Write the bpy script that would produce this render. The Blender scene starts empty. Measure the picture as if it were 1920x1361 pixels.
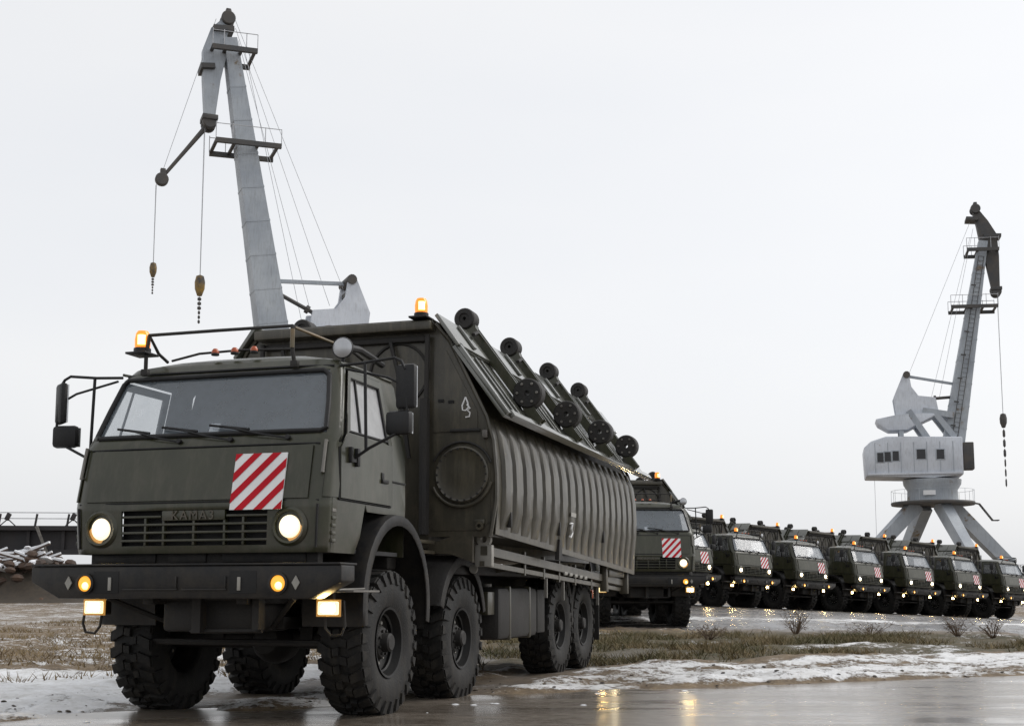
import bpy, bmesh, math, random
import numpy as np
from mathutils import Vector, Matrix
random.seed(7); rng = np.random.default_rng(7)
R = math.radians
scene = bpy.context.scene
C = scene.collection

# ------------------------------------------------------------------ camera
cam_d = bpy.data.cameras.new('camera'); cam = bpy.data.objects.new('camera', cam_d); C.objects.link(cam)
cam_d.sensor_width = 36.0; cam_d.lens = 36.0*2350/1920; cam_d.clip_start = 0.1; cam_d.clip_end = 8000
cam.location = (0, 0, 1.05); cam.rotation_euler = (R(97.0), 0, 0)
cam_d.shift_y = ((1109-2350*math.tan(R(7.0)))-680.5)/1920
scene.camera = cam
# ------------------------------------------------------------------ sky (closed overcast) and soft sun
SUN_EL, SUN_AZ = 42.0, 75.0          # azimuth measured from +Y towards +X
w = bpy.data.worlds.new('World'); scene.world = w; w.use_nodes = True
nt = w.node_tree; nt.nodes.clear()
out = nt.nodes.new('ShaderNodeOutputWorld'); add = nt.nodes.new('ShaderNodeAddShader')
b1 = nt.nodes.new('ShaderNodeBackground'); b2 = nt.nodes.new('ShaderNodeBackground')
sky = nt.nodes.new('ShaderNodeTexSky'); sky.sky_type = 'NISHITA'; sky.sun_disc = False
sky.sun_elevation = R(SUN_EL); sky.sun_rotation = R(SUN_AZ); sky.dust_density = 4.0; sky.air_density = 1.0
hs = nt.nodes.new('ShaderNodeHueSaturation'); hs.inputs['Saturation'].default_value = 0.25
nt.links.new(sky.outputs[0], hs.inputs['Color']); nt.links.new(hs.outputs[0], b1.inputs[0]); b1.inputs[1].default_value = 0.05
tc = nt.nodes.new('ShaderNodeTexCoord'); mp = nt.nodes.new('ShaderNodeMapping'); mp.inputs['Scale'].default_value = (1.2, 1.2, 4.0)
nz = nt.nodes.new('ShaderNodeTexNoise'); nz.inputs['Scale'].default_value = 1.6; nz.inputs['Detail'].default_value = 4; nz.inputs['Roughness'].default_value = .45
cr = nt.nodes.new('ShaderNodeValToRGB'); cr.color_ramp.elements[0].position = .3; cr.color_ramp.elements[1].position = .7
cr.color_ramp.elements[0].color = (.785, .80, .83, 1); cr.color_ramp.elements[1].color = (.85, .853, .862, 1)
nt.links.new(tc.outputs['Generated'], mp.inputs[0]); nt.links.new(mp.outputs[0], nz.inputs['Vector']); nt.links.new(nz.outputs[0], cr.inputs[0])
nt.links.new(cr.outputs[0], b2.inputs[0]); b2.inputs[1].default_value = 0.86
nt.links.new(b1.outputs[0], add.inputs[0]); nt.links.new(b2.outputs[0], add.inputs[1]); nt.links.new(add.outputs[0], out.inputs[0])
sd = bpy.data.lights.new('sun', 'SUN'); sun = bpy.data.objects.new('sun', sd); C.objects.link(sun)
sd.energy = 1.2; sd.angle = R(30); sd.color = (1, .97, .93)
sdir = Vector((math.sin(R(SUN_AZ))*math.cos(R(SUN_EL)), math.cos(R(SUN_AZ))*math.cos(R(SUN_EL)), math.sin(R(SUN_EL))))
sun.rotation_euler = sdir.to_track_quat('Z', 'Y').to_euler(); sun.location = (20, 0, 40)
vs = scene.view_settings; vs.view_transform = 'Standard'; vs.look = 'None'; vs.exposure = 0.0; vs.gamma = 1.0; vs.use_curve_mapping = False

# ------------------------------------------------------------------ materials
def new_mat(name):
    m = bpy.data.materials.new(name); m.use_nodes = True
    return m, m.node_tree, m.node_tree.nodes['Principled BSDF']
def paint(name, col, col2=None, rough=.45, rvar=.15, metal=0.0, scale=3.0, spec=.5, dirt=None, dirt_amt=.35, bump=.02, rust=None, rust_lo=.62, coat=0, fine=40., mud=None):
    m, t, p = new_mat(name); N = t.nodes; L = t.links
    tc = N.new('ShaderNodeTexCoord'); n1 = N.new('ShaderNodeTexNoise'); n1.inputs['Scale'].default_value = scale; n1.inputs['Detail'].default_value = 6; n1.inputs['Roughness'].default_value = .6
    L.new(tc.outputs['Object'], n1.inputs['Vector'])
    n2 = N.new('ShaderNodeTexNoise'); n2.inputs['Scale'].default_value = fine; n2.inputs['Detail'].default_value = 4; L.new(tc.outputs['Object'], n2.inputs['Vector'])
    r1 = N.new('ShaderNodeValToRGB'); r1.color_ramp.elements[0].position = .35; r1.color_ramp.elements[1].position = .65
    c2 = col2 or tuple(c*.72 for c in col)
    r1.color_ramp.elements[0].color = (*col, 1); r1.color_ramp.elements[1].color = (*c2, 1); L.new(n1.outputs[0], r1.inputs[0])
    cur = r1.outputs[0]
    def mixin(cur, facsock, c):
        mx = N.new('ShaderNodeMix'); mx.data_type = 'RGBA'; L.new(facsock, mx.inputs[0]); L.new(cur, mx.inputs[6]); mx.inputs[7].default_value = (*c, 1); return mx.outputs[2]
    if dirt:
        mpn = N.new('ShaderNodeMapping'); mpn.inputs['Scale'].default_value = (5, 5, .8); L.new(tc.outputs['Object'], mpn.inputs[0])
        n3 = N.new('ShaderNodeTexNoise'); n3.inputs['Scale'].default_value = 2.0; n3.inputs['Detail'].default_value = 7; n3.inputs['Roughness'].default_value = .7; L.new(mpn.outputs[0], n3.inputs['Vector'])
        r3 = N.new('ShaderNodeValToRGB'); r3.color_ramp.elements[0].position = .48; r3.color_ramp.elements[1].position = .75
        r3.color_ramp.elements[1].color = (dirt_amt,)*3+(1,); L.new(n3.outputs[0], r3.inputs[0]); cur = mixin(cur, r3.outputs[0], dirt)
    if mud:
        sx = N.new('ShaderNodeSeparateXYZ'); L.new(tc.outputs['Object'], sx.inputs[0])
        n5 = N.new('ShaderNodeTexNoise'); n5.inputs['Scale'].default_value = 7; n5.inputs['Detail'].default_value = 9; n5.inputs['Roughness'].default_value = .75; L.new(tc.outputs['Object'], n5.inputs['Vector'])
        mz = N.new('ShaderNodeMapRange'); mz.inputs['From Min'].default_value = 2.5; mz.inputs['From Max'].default_value = .7; mz.inputs['To Min'].default_value = -.10; mz.inputs['To Max'].default_value = .22; L.new(sx.outputs['Z'], mz.inputs[0])
        ad = N.new('ShaderNodeMath'); ad.operation = 'ADD'; L.new(n5.outputs[0], ad.inputs[0]); L.new(mz.outputs[0], ad.inputs[1])
        r5 = N.new('ShaderNodeValToRGB'); r5.color_ramp.elements[0].position = .52; r5.color_ramp.elements[1].position = .78; r5.color_ramp.elements[1].color = (.75,)*3+(1,); L.new(ad.outputs[0], r5.inputs[0]); cur = mixin(cur, r5.outputs[0], mud)
    if rust:
        n4 = N.new('ShaderNodeTexNoise'); n4.inputs['Scale'].default_value = scale*.7; n4.inputs['Detail'].default_value = 8; n4.inputs['Roughness'].default_value = .7; L.new(tc.outputs['Object'], n4.inputs['Vector'])
        r4 = N.new('ShaderNodeValToRGB'); r4.color_ramp.elements[0].position = rust_lo; r4.color_ramp.elements[1].position = rust_lo+.06; L.new(n4.outputs[0], r4.inputs[0]); cur = mixin(cur, r4.outputs[0], rust)
    L.new(cur, p.inputs['Base Color'])
    mr = N.new('ShaderNodeMapRange'); mr.inputs['To Min'].default_value = max(.02, rough-rvar); mr.inputs['To Max'].default_value = min(1, rough+rvar)
    L.new(n1.outputs[0], mr.inputs[0]); L.new(mr.outputs[0], p.inputs['Roughness'])
    p.inputs['Metallic'].default_value = metal; p.inputs['Specular IOR Level'].default_value = spec
    if coat: p.inputs['Coat Weight'].default_value = coat; p.inputs['Coat Roughness'].default_value = .12
    if bump:
        b = N.new('ShaderNodeBump'); b.inputs['Strength'].default_value = bump*8; b.inputs['Distance'].default_value = .01; L.new(n2.outputs[0], b.inputs['Height']); L.new(b.outputs[0], p.inputs['Normal'])
    return m
def emit(name, col, s, base=(.8, .8, .8)):
    m, t, p = new_mat(name); p.inputs['Base Color'].default_value = (*base, 1); p.inputs['Roughness'].default_value = .15
    p.inputs['Emission Color'].default_value = (*col, 1); p.inputs['Emission Strength'].default_value = s
    return m
MAT = {}
MAT['olive'] = paint('olive_paint', (.030, .0315, .0135), (.022, .0235, .010), rough=.42, rvar=.16, dirt=(.062, .055, .036), dirt_amt=.85, coat=.35, bump=.006, spec=.40, mud=(.052, .043, .030))
MAT['olive2'] = paint('pontoon_paint', (.050, .044, .030), (.034, .030, .020), rough=.45, rvar=.14, dirt=(.11, .095, .062), dirt_amt=.7, coat=.2, mud=(.085, .070, .048), bump=.01)
MAT['oliveleaf'] = paint('wet_sheen_leaf_paint', (.075, .078, .062), (.055, .058, .045), rough=.35, rvar=.14, dirt=(.12, .115, .09), dirt_amt=.5, coat=1.0, bump=.008, spec=.8)  # wet coat; base colour also lightened to paint in sky sheen
MAT['black'] = paint('black_plastic', (.010, .010, .011), rough=.5, dirt=(.03, .027, .023), dirt_amt=.4, bump=.01, spec=.35, mud=(.032, .027, .021))
MAT['chassis'] = paint('chassis_black', (.009, .008, .0075), (.015, .013, .011), rough=.65, dirt=(.028, .024, .019), dirt_amt=.5, bump=.04)
MAT['rubber'] = paint('tyre_rubber', (.010, .010, .010), (.018, .017, .016), rough=.6, rvar=.2, dirt=(.05, .043, .033), dirt_amt=.6, bump=.05, fine=60, spec=.25)
MAT['rim'] = paint('rim_black', (.007, .007, .007), rough=.5, dirt=(.025, .022, .018), dirt_amt=.5, spec=.3)
MAT['steel'] = paint('worn_steel', (.20, .19, .17), (.12, .11, .10), rough=.5, metal=.3)
MAT['grey'] = paint('grey_plate', (.30, .29, .26), (.22, .21, .19), rough=.5)
MAT['white'] = paint('white_paint', (.78, .78, .78), (.70, .70, .70), rough=.5, bump=0)
MAT['red'] = paint('red_reflective', (.50, .010, .022), (.42, .008, .018), rough=.7, bump=0, spec=.2)
MAT['redlens'] = paint('red_orange_lens', (.42, .09, .03), (.36, .07, .02), rough=.25, bump=0)
MAT['dark'] = paint('dark_interior', (.02, .02, .021), rough=.8)
MAT['recess'] = paint('dark_recess', (.010, .010, .010), rough=.8)
MAT['tan'] = paint('rusty_tan_paint', (.20, .13, .06), (.10, .085, .05), rough=.5)
MAT['hl'] = emit('headlight_bulb_glow', (1, .82, .50), 60.0)
MAT['hllens'] = emit('headlight_lens_glow', (1, .80, .48), 1.25)
MAT['foglens'] = emit('fog_lens_glow', (1, .80, .38), 1.4)
MAT['hlhalo'] = emit('headlight_halo_glow', (1, .42, .07), .45, (.4, .3, .15))  # added glowing ring that paints the yellow bloom round the headlight
MAT['foghalo'] = emit('fog_halo_glow', (1, .45, .06), .35, (.3, .2, .1))  # added glowing rim, yellow halo painted round the fog lamp lens
MAT['fog'] = emit('fog_lamp_glow', (1, .68, .26), 170.0)
MAT['amber'] = emit('amber_lens', (1, .42, .05), 1.1, (.7, .25, .03))
MAT['ambercore'] = emit('amber_core', (1, .58, .14), 3.5)
MAT['beacon'] = emit('beacon_glow', (1, .27, .02), 1.0, (.65, .2, .02))
MAT['chrome'] = paint('lamp_glass', (.55, .56, .58), rough=.18, metal=.7, bump=0)
def glass(name, refl, tint, haze, hazecol=(.3, .32, .34), rough=.03):
    m, t, p = new_mat(name); N = t.nodes; L = t.links; N.remove(p); o = N['Material Output']
    tr = N.new('ShaderNodeBsdfTransparent'); tr.inputs[0].default_value = (*tint, 1)
    gl = N.new('ShaderNodeBsdfGlossy'); gl.inputs['Roughness'].default_value = rough
    fr = N.new('ShaderNodeFresnel'); ge = N.new('ShaderNodeNewGeometry'); mi = N.new('ShaderNodeMapRange'); mi.inputs['To Min'].default_value = refl; mi.inputs['To Max'].default_value = 1/refl; L.new(ge.outputs['Backfacing'], mi.inputs[0]); L.new(mi.outputs[0], fr.inputs['IOR'])
    m1 = N.new('ShaderNodeMixShader'); L.new(fr.outputs[0], m1.inputs[0]); L.new(tr.outputs[0], m1.inputs[1]); L.new(gl.outputs[0], m1.inputs[2])
    df = N.new('ShaderNodeBsdfDiffuse'); df.inputs[0].default_value = (*hazecol, 1)
    tl = N.new('ShaderNodeBsdfTranslucent'); tl.inputs[0].default_value = (*hazecol, 1)
    ms = N.new('ShaderNodeMixShader'); ms.inputs[0].default_value = .5; L.new(df.outputs[0], ms.inputs[1]); L.new(tl.outputs[0], ms.inputs[2])
    tc = N.new('ShaderNodeTexCoord'); nz = N.new('ShaderNodeTexNoise'); nz.inputs['Scale'].default_value = 9; nz.inputs['Detail'].default_value = 6; L.new(tc.outputs['Object'], nz.inputs['Vector'])
    mr = N.new('ShaderNodeMapRange'); mr.inputs['From Min'].default_value = .3; mr.inputs['From Max'].default_value = .7; mr.inputs['To Min'].default_value = haze*.9; mr.inputs['To Max'].default_value = min(1, haze*1.1); L.new(nz.outputs[0], mr.inputs[0])
    m2 = N.new('ShaderNodeMixShader'); L.new(mr.outputs[0], m2.inputs[0]); L.new(m1.outputs[0], m2.inputs[1]); L.new(ms.outputs[0], m2.inputs[2]); L.new(m2.outputs[0], o.inputs[0])
    return m
MAT['glass'] = glass('windscreen_glass', 2.0, (.90, .92, .94), .38, (.46, .53, .60))  # bluish haze colour stands in for sky reflected in the windscreen
MAT['skywhite'] = glass('sky_white_side_glass', 1.7, (.95, .96, .97), .75, (.92, .93, .94), .06)  # driver's window: white diffuse film painted in place of the sky's reflection
MAT['sideclear'] = glass('side_glass', 1.45, (.97, .98, .98), .12, (.88, .9, .91), .04)
MAT['crane'] = paint('crane_paint', (.40, .43, .46), (.30, .33, .37), rough=.55, scale=.5, dirt=(.20, .21, .21), dirt_amt=.6, rust=(.17, .115, .06), rust_lo=.60, fine=6)
MAT['cranelight'] = paint('crane_house_paint', (.64, .67, .72), (.52, .55, .60), rough=.55, scale=.6, dirt=(.28, .28, .28), dirt_amt=.5, rust=(.20, .13, .08), rust_lo=.70, fine=6)
MAT['cranedark'] = paint('crane_dark_steel', (.045, .047, .05), (.08, .07, .06), rough=.6, scale=1.0)
MAT['rope'] = paint('wire_rope', (.50, .51, .53), rough=.7)
MAT['yellow'] = paint('hook_yellow', (.34, .20, .03), (.05, .045, .04), rough=.5, scale=2)
MAT['cranepane'] = paint('crane_window_pane', (.012, .012, .015), rough=.1, bump=0)
MAT['rustbrown'] = paint('rusty_scrap', (.10, .06, .04), (.05, .04, .035), rough=.8, scale=1)
MAT['girder'] = paint('girder_dark', (.022, .022, .025), (.04, .035, .035), rough=.7, scale=.6)
MAT['stem'] = paint('dry_stem', (.13, .085, .05), (.07, .05, .035), rough=.9, scale=6)
MAT['blade'] = paint('dry_grass', (.060, .062, .022), (.20, .145, .075), rough=.9, scale=.9)
MAT['straw'] = paint('straw_grass', (.24, .175, .085), (.12, .085, .045), rough=.9, scale=.9)
MAT['clod'] = paint('mud_clod', (.045, .037, .028), (.07, .055, .04), rough=.8, scale=4)
MAT['snowmat'] = paint('snow_lump', (.82, .83, .85), (.74, .76, .79), rough=.7, scale=2)

# ------------------------------------------------------------------ mesh helpers
class MB:
    def __init__(s): s.bm = bmesh.new()
    def _bev(s, geom, w, seg=2):
        es = list({e for f in geom for e in f.edges})
        bmesh.ops.bevel(s.bm, geom=es, offset=w, segments=seg, affect='EDGES', profile=.5)
    def poly(s, pts):
        vs = [s.bm.verts.new(p) for p in pts]; return s.bm.faces.new(vs)
    def box(s, x0, x1, y0, y1, z0, z1, bev=0.0):
        return s.hexa([(x0, y0, z0), (x1, y0, z0), (x1, y1, z0), (x0, y1, z0), (x0, y0, z1), (x1, y0, z1), (x1, y1, z1), (x0, y1, z1)], bev)
    def hexa(s, p, bev=0.0):
        v = [s.bm.verts.new(q) for q in p]
        fs = [s.bm.faces.new([v[i] for i in f]) for f in ((3, 2, 1, 0), (4, 5, 6, 7), (0, 1, 5, 4), (1, 2, 6, 5), (2, 3, 7, 6), (3, 0, 4, 7))]
        if bev: s._bev(fs, bev)
        return s
    def obox(s, c, size, M, bev=0.0):
        a, b, d = (q/2 for q in size); c = Vector(c)
        return s.hexa([c+M @ Vector(q) for q in ((-a, -b, -d), (a, -b, -d), (a, b, -d), (-a, b, -d), (-a, -b, d), (a, -b, d), (a, b, d), (-a, b, d))], bev)
    def beam(s, p0, p1, wa, wb, up=(0, 0, 1), wa1=None, wb1=None):
        p0, p1 = Vector(p0), Vector(p1); d = (p1-p0).normalized(); u = Vector(up)
        if abs(d.dot(u)) > .98: u = Vector((1, 0, 0))
        sx = d.cross(u).normalized(); sy = sx.cross(d).normalized(); wa1 = wa if wa1 is None else wa1; wb1 = wb if wb1 is None else wb1
        q = []
        for p, A, B in ((p0, wa, wb), (p1, wa1, wb1)):
            q += [p-sx*A/2-sy*B/2, p+sx*A/2-sy*B/2, p+sx*A/2+sy*B/2, p-sx*A/2+sy*B/2]
        return s.hexa(q)
    def tube(s, pts, r, seg=8, cap=True):
        pts = [Vector(p) for p in pts]; rings = []
        u = None
        for i, p in enumerate(pts):
            d = (pts[min(i+1, len(pts)-1)]-pts[max(i-1, 0)]).normalized()
            if u is None: u = d.orthogonal().normalized()
            u = (u-d*u.dot(d)).normalized(); v = d.cross(u)
            rr = r[i] if isinstance(r, (list, tuple)) else r
            rings.append([s.bm.verts.new(p+(u*math.cos(2*math.pi*k/seg)+v*math.sin(2*math.pi*k/seg))*rr) for k in range(seg)])
        for a, b in zip(rings, rings[1:]):
            for k in range(seg): s.bm.faces.new((a[k], a[(k+1) % seg], b[(k+1) % seg], b[k]))
        if cap: s.bm.faces.new(rings[0][::-1]); s.bm.faces.new(rings[-1])
        return s
    def lathe(s, prof, o, axis, seg=24):      # prof = [(radius, along)], closed at radius 0
        o = Vector(o); ax = Vector(axis).normalized(); u = ax.orthogonal().normalized(); v = ax.cross(u); rings = []
        for r, a in prof:
            if r < 1e-6: rings.append([s.bm.verts.new(o+ax*a)])
            else: rings.append([s.bm.verts.new(o+ax*a+(u*math.cos(2*math.pi*k/seg)+v*math.sin(2*math.pi*k/seg))*r) for k in range(seg)])
        for a, b in zip(rings, rings[1:]):
            for k in range(seg):
                k2 = (k+1) % seg
                if len(a) == 1 and len(b) == 1: continue
                if len(a) == 1: s.bm.faces.new((a[0], b[k2], b[k]))
                elif len(b) == 1: s.bm.faces.new((a[k], a[k2], b[0]))
                else: s.bm.faces.new((a[k], a[k2], b[k2], b[k]))
        return s
    def disc(s, o, axis, r, h, seg=20, ch=.15): # chamfered cylinder from o along axis
        c = min(r, h)*ch
        return s.lathe([(0, 0), (r-c, 0), (r, c), (r, h-c), (r-c, h), (0, h)], o, axis, seg)
    def prism(s, poly, f):                    # poly 2D list, f(p, k) -> 3D for k = 0, 1
        a = [s.bm.verts.new(f(p, 0)) for p in poly]; b = [s.bm.verts.new(f(p, 1)) for p in poly]; n = len(poly)
        s.bm.faces.new(a[::-1]); s.bm.faces.new(b)
        for i in range(n): s.bm.faces.new((a[i], a[(i+1) % n], b[(i+1) % n], b[i]))
        return s
    def grid(s, P, skip=None):                # P[i][j] points
        V = [[s.bm.verts.new(p) for p in row] for row in P]
        for i in range(len(V)-1):
            for j in range(len(V[0])-1):
                if skip and skip(i, j): continue
                s.bm.faces.new((V[i][j], V[i][j+1], V[i+1][j+1], V[i+1][j]))
        return s
    def mesh(s, name, mat, angle=35):
        bmesh.ops.recalc_face_normals(s.bm, faces=s.bm.faces)
        me = bpy.data.meshes.new(name); s.bm.to_mesh(me); s.bm.free()
        me.materials.append(MAT[mat] if isinstance(mat, str) else mat)
        me.shade_smooth(); me.set_sharp_from_angle(angle=R(angle)); return me
    def build(s, name, mat, parent=None, angle=35): return link(name, s.mesh(name, mat, angle), parent)
def link(name, me, parent=None, loc=None, rot=None):
    o = bpy.data.objects.new(name, me); C.objects.link(o)
    if parent is not None: o.parent = parent
    if loc is not None: o.location = loc
    if rot is not None: o.rotation_euler = rot
    return o
def empty(name, loc=(0, 0, 0), rot=(0, 0, 0)):
    o = bpy.data.objects.new(name, None); C.objects.link(o); o.location = loc; o.rotation_euler = rot; o.empty_display_size = .2; return o
def tag(o, label, cat, group=None):
    o['label'] = label; o['category'] = cat
    if group: o['group'] = group
    return o
def copy_tree(o, parent=None):
    c = o.copy(); C.objects.link(c); c.parent = parent
    for ch in o.children: copy_tree(ch, c)
    return c
def solid(o, t):
    m = o.modifiers.new('thickness', 'SOLIDIFY'); m.thickness = t; m.offset = -1
    wn = o.modifiers.new('normals', 'WEIGHTED_NORMAL'); wn.keep_sharp = True; wn.weight = 80; return o

# ------------------------------------------------------------------ numpy value noise
def vnoise(x, y, seed=0):
    xi = np.floor(x).astype(np.int64); yi = np.floor(y).astype(np.int64); fx = x-xi; fy = y-yi
    def h(a, b):
        n = (a*374761393+b*668265263+seed*974711) & 0xffffffff; n = ((n ^ (n >> 13))*1274126177) & 0xffffffff
        return ((n ^ (n >> 16)) & 0xffff)/65535.
    sx = fx*fx*(3-2*fx); sy = fy*fy*(3-2*fy)
    return (h(xi, yi)*(1-sx)+h(xi+1, yi)*sx)*(1-sy)+(h(xi, yi+1)*(1-sx)+h(xi+1, yi+1)*sx)*sy
def fbm(x, y, seed=0, oct=5, g=.5):
    t = 0; a = 1; s = 0
    for k in range(oct): t = t+a*vnoise(x*2**k, y*2**k, seed+k); s += a; a *= g
    return t/s
def sst(a, b, x): t = np.clip((x-a)/(b-a), 0, 1); return t*t*(3-2*t)

# ------------------------------------------------------------------ terrain
EDGE = np.array([(-60, 4.0), (-9, 8.2), (-5.5, 9.5), (-3.4, 10.55), (-1.7, 11.3), (-.06, 12.9), (2.6, 14.1), (6.4, 15.8), (15, 19.5), (60, 36), (400, 150)])
def edge_y(x): return np.interp(x, EDGE[:, 0], EDGE[:, 1])
def base_z(x, y):
    F = np.clip(.5-.046*(x-7.1), -.6, .55); t = sst(20, 50, y)*(1-sst(75, 105, y))
    left = .5*sst(40, 90, y)*sst(-12, -24, x)
    return F*t*sst(-14, 2, x)+left
def terrain(x, y):
    d = y-edge_y(x)
    beyond = sst(-.15, .5, d)
    bump = (fbm(x*.9, y*.9, 3, 5)-.45)*.17+(fbm(x*3.1, y*3.1, 11, 4, .6)-.5)*.10
    fade = 1-sst(34, 55, y)*.8
    # packed down where the big truck runs
    u = (x+2.21)*-.2919+(y-11.43)*-.9565; v = (x+2.21)*.9565+(y-11.43)*-.2919
    track = np.exp(-((np.abs(v)-1.05)/.42)**4)*sst(-16, -9, u)*(1-sst(1, 2.2, u))
    under = np.exp(-(v/1.7)**4)*sst(-12, -9, u)*(1-sst(1, 2.2, u))
    bank = .05*sst(0, .7, d)*(1-sst(3.5, 6, d))
    wob = .5*(vnoise(x*.5, y*0+3, 91)-.5); rut = np.exp(-((d-1.05-wob)/.13)**2)+np.exp(-((d-2.75-wob)/.15)**2)+.6*np.exp(-((d-3.7+wob)/.12)**2)
    rut = rut*(.5+vnoise(x*.8, y*.8, 93))*.8
    bump = bump-.045*rut
    z = -.05+beyond*(.05+bank+bump*fade*(1-.75*track)-.05*under)
    return base_z(x, y)+z-.012*track, d, track, np.clip(under+1.6*rut*beyond, 0, 3)
def axis_pts(lo, hi, step, out_lo, out_hi, g=1.18):
    p = list(np.arange(lo, hi+1e-6, step)); s = step; a = hi
    while a < out_hi: s *= g; a += s; p.append(a)
    s = step; a = lo
    while a > out_lo: s *= g; a -= s; p.insert(0, a)
    return np.array(p)
XS = axis_pts(-9.5, 14, .08, -1500, 1500); YS = axis_pts(9.5, 30, .08, -60, 3000)
GX, GY = np.meshgrid(XS, YS); GZ, GD, GT, GU = terrain(GX, GY)
n2 = fbm(GX*.35, GY*.35, 21, 4)
right = sst(-3, 1.5, GX)
strip_end = 4.9+1.1*(n2-.5)*2
snow = sst(.1, .5, GD)*(1-sst(strip_end-1.2, strip_end+.6, GD))*(.60+.35*(n2-.45))
leftband = sst(.0, .6, GD)*(1-sst(7.5, 9.5, GD+1.5*(n2-.5)))*.80
rub = sst(7.5, 9.5, GD)*(.42+.5*(n2-.5))
snow = snow*right+(1-right)*np.maximum(leftband, rub)
streak = np.exp(-((GY-36-.10*(GX-6))/2.2)**2)*.60+np.exp(-((GY-44-.12*(GX-6))/2.5)**2)*.38+np.exp(-((GY-30.5)/1.3)**2)*.36
snow = np.maximum(snow, streak*sst(0, 4, GX))
snow = np.maximum(snow, .42*sst(24, 40, GY)*(1-right))
snow = np.where(GY > 75, .42, snow)
ng = fbm(GX*.55, GY*.55, 77, 4)
snow = np.maximum(snow, right*sst(3.5, 5, GD)*(1-sst(30, 34, GY))*(.22+.75*(ng-.42)))
snow = snow*(1-.42*GT)*(1-.18*GU)
g0 = edge_y(GX)+strip_end
grass = sst(-.6, .5, GY-g0)*(1-sst(27, 30.5, GY+3*(n2-.5)))*right
wet = sst(28, 31, GY)*(1-sst(76, 84, GY))*sst(0, 3, GX)
wet = np.maximum(wet, .55*GT)
me = bpy.data.meshes.new('ground')
ny, nx = GX.shape; idx = np.arange(ny*nx).reshape(ny, nx)
F = np.stack([idx[:-1, :-1], idx[:-1, 1:], idx[1:, 1:], idx[1:, :-1]], -1).reshape(-1, 4)
me.from_pydata(np.stack([GX, GY, GZ], -1).reshape(-1, 3).tolist(), [], F.tolist()); me.shade_smooth()
for nme, arr in (('snow', snow), ('grass', grass), ('wet', wet)):
    a = me.attributes.new(nme, 'FLOAT', 'POINT'); a.data.foreach_set('value', arr.reshape(-1).astype(np.float32))
def ground_mat():
    m, t, p = new_mat('ground_mud_snow'); N = t.nodes; L = t.links
    tc = N.new('ShaderNodeTexCoord')
    def noise(s, d=6, r=.6, vec=None):
        n = N.new('ShaderNodeTexNoise'); n.inputs['Scale'].default_value = s; n.inputs['Detail'].default_value = d; n.inputs['Roughness'].default_value = r
        L.new(vec or tc.outputs['Object'], n.inputs['Vector']); return n.outputs[0]
    def attr(n): a = N.new('ShaderNodeAttribute'); a.attribute_name = n; return a.outputs['Fac']
    def math_(op, a, b):
        q = N.new('ShaderNodeMath'); q.operation = op
        for i, v in enumerate((a, b)):
            if isinstance(v, (int, float)): q.inputs[i].default_value = v
            else: L.new(v, q.inputs[i])
        return q.outputs[0]
    def ramp(f, p0, p1, c0=(0, 0, 0), c1=(1, 1, 1)):
        r = N.new('ShaderNodeValToRGB'); r.color_ramp.elements[0].position = p0; r.color_ramp.elements[1].position = p1; r.color_ramp.elements[0].color = (*c0, 1); r.color_ramp.elements[1].color = (*c1, 1); L.new(f, r.inputs[0]); return r.outputs[0]
    def mix(f, a, b):
        q = N.new('ShaderNodeMix'); q.data_type = 'RGBA'; L.new(f, q.inputs[0])
        for i, v in ((6, a), (7, b)):
            if isinstance(v, tuple): q.inputs[i].default_value = (*v, 1)
            else: L.new(v, q.inputs[i])
        return q.outputs[2]
    nA = noise(1.1); nB = noise(5.0, 8, .7); nC = noise(22, 6, .7)
    dirt = mix(ramp(nB, .35, .65), (.085, .060, .038), (.20, .145, .085)); dirt = mix(ramp(nC, .5, .75), dirt, (.28, .22, .14))
    grs = mix(ramp(nB, .4, .62), (.050, .045, .020), (.10, .075, .042))
    col = mix(ramp(attr('grass'), .3, .7), dirt, grs)
    wetf = math_('MULTIPLY', attr('wet'), ramp(nA, .25, .6, (.55,)*3, (1, 1, 1)))
    col = mix(wetf, col, (.085, .08, .078))
    s = math_('ADD', attr('snow'), math_('MULTIPLY', math_('SUBTRACT', math_('ADD', math_('MULTIPLY', nA, .45), math_('MULTIPLY', nB, .55)), .5), 1.9))
    s = math_('ADD', s, math_('MULTIPLY', math_('SUBTRACT', nC, .5), .55))
    sf = ramp(s, .46, .60)
    scol = mix(ramp(nB, .35, .7), (.84, .85, .87), (.50, .49, .47))
    col = mix(sf, col, scol)
    L.new(col, p.inputs['Base Color'])
    rg = ramp(wetf, .1, .9, (.85,)*3, (.22,)*3); rg = mix(sf, rg, (.6, .6, .6)); L.new(rg, p.inputs['Roughness'])
    b = N.new('ShaderNodeBump'); b.inputs['Distance'].default_value = .05; b.inputs['Strength'].default_value = .7
    h = math_('ADD', math_('ADD', math_('MULTIPLY', nB, .7), math_('MULTIPLY', nC, .35)), math_('MULTIPLY', sf, .35))
    h = math_('MULTIPLY', h, math_('SUBTRACT', 1.0, math_('MULTIPLY', wetf, .85))); L.new(h, b.inputs['Height']); L.new(b.outputs[0], p.inputs['Normal'])
    return m
me.materials.append(ground_mat()); gobj = link('ground', me); gobj['kind'] = 'structure'

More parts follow.
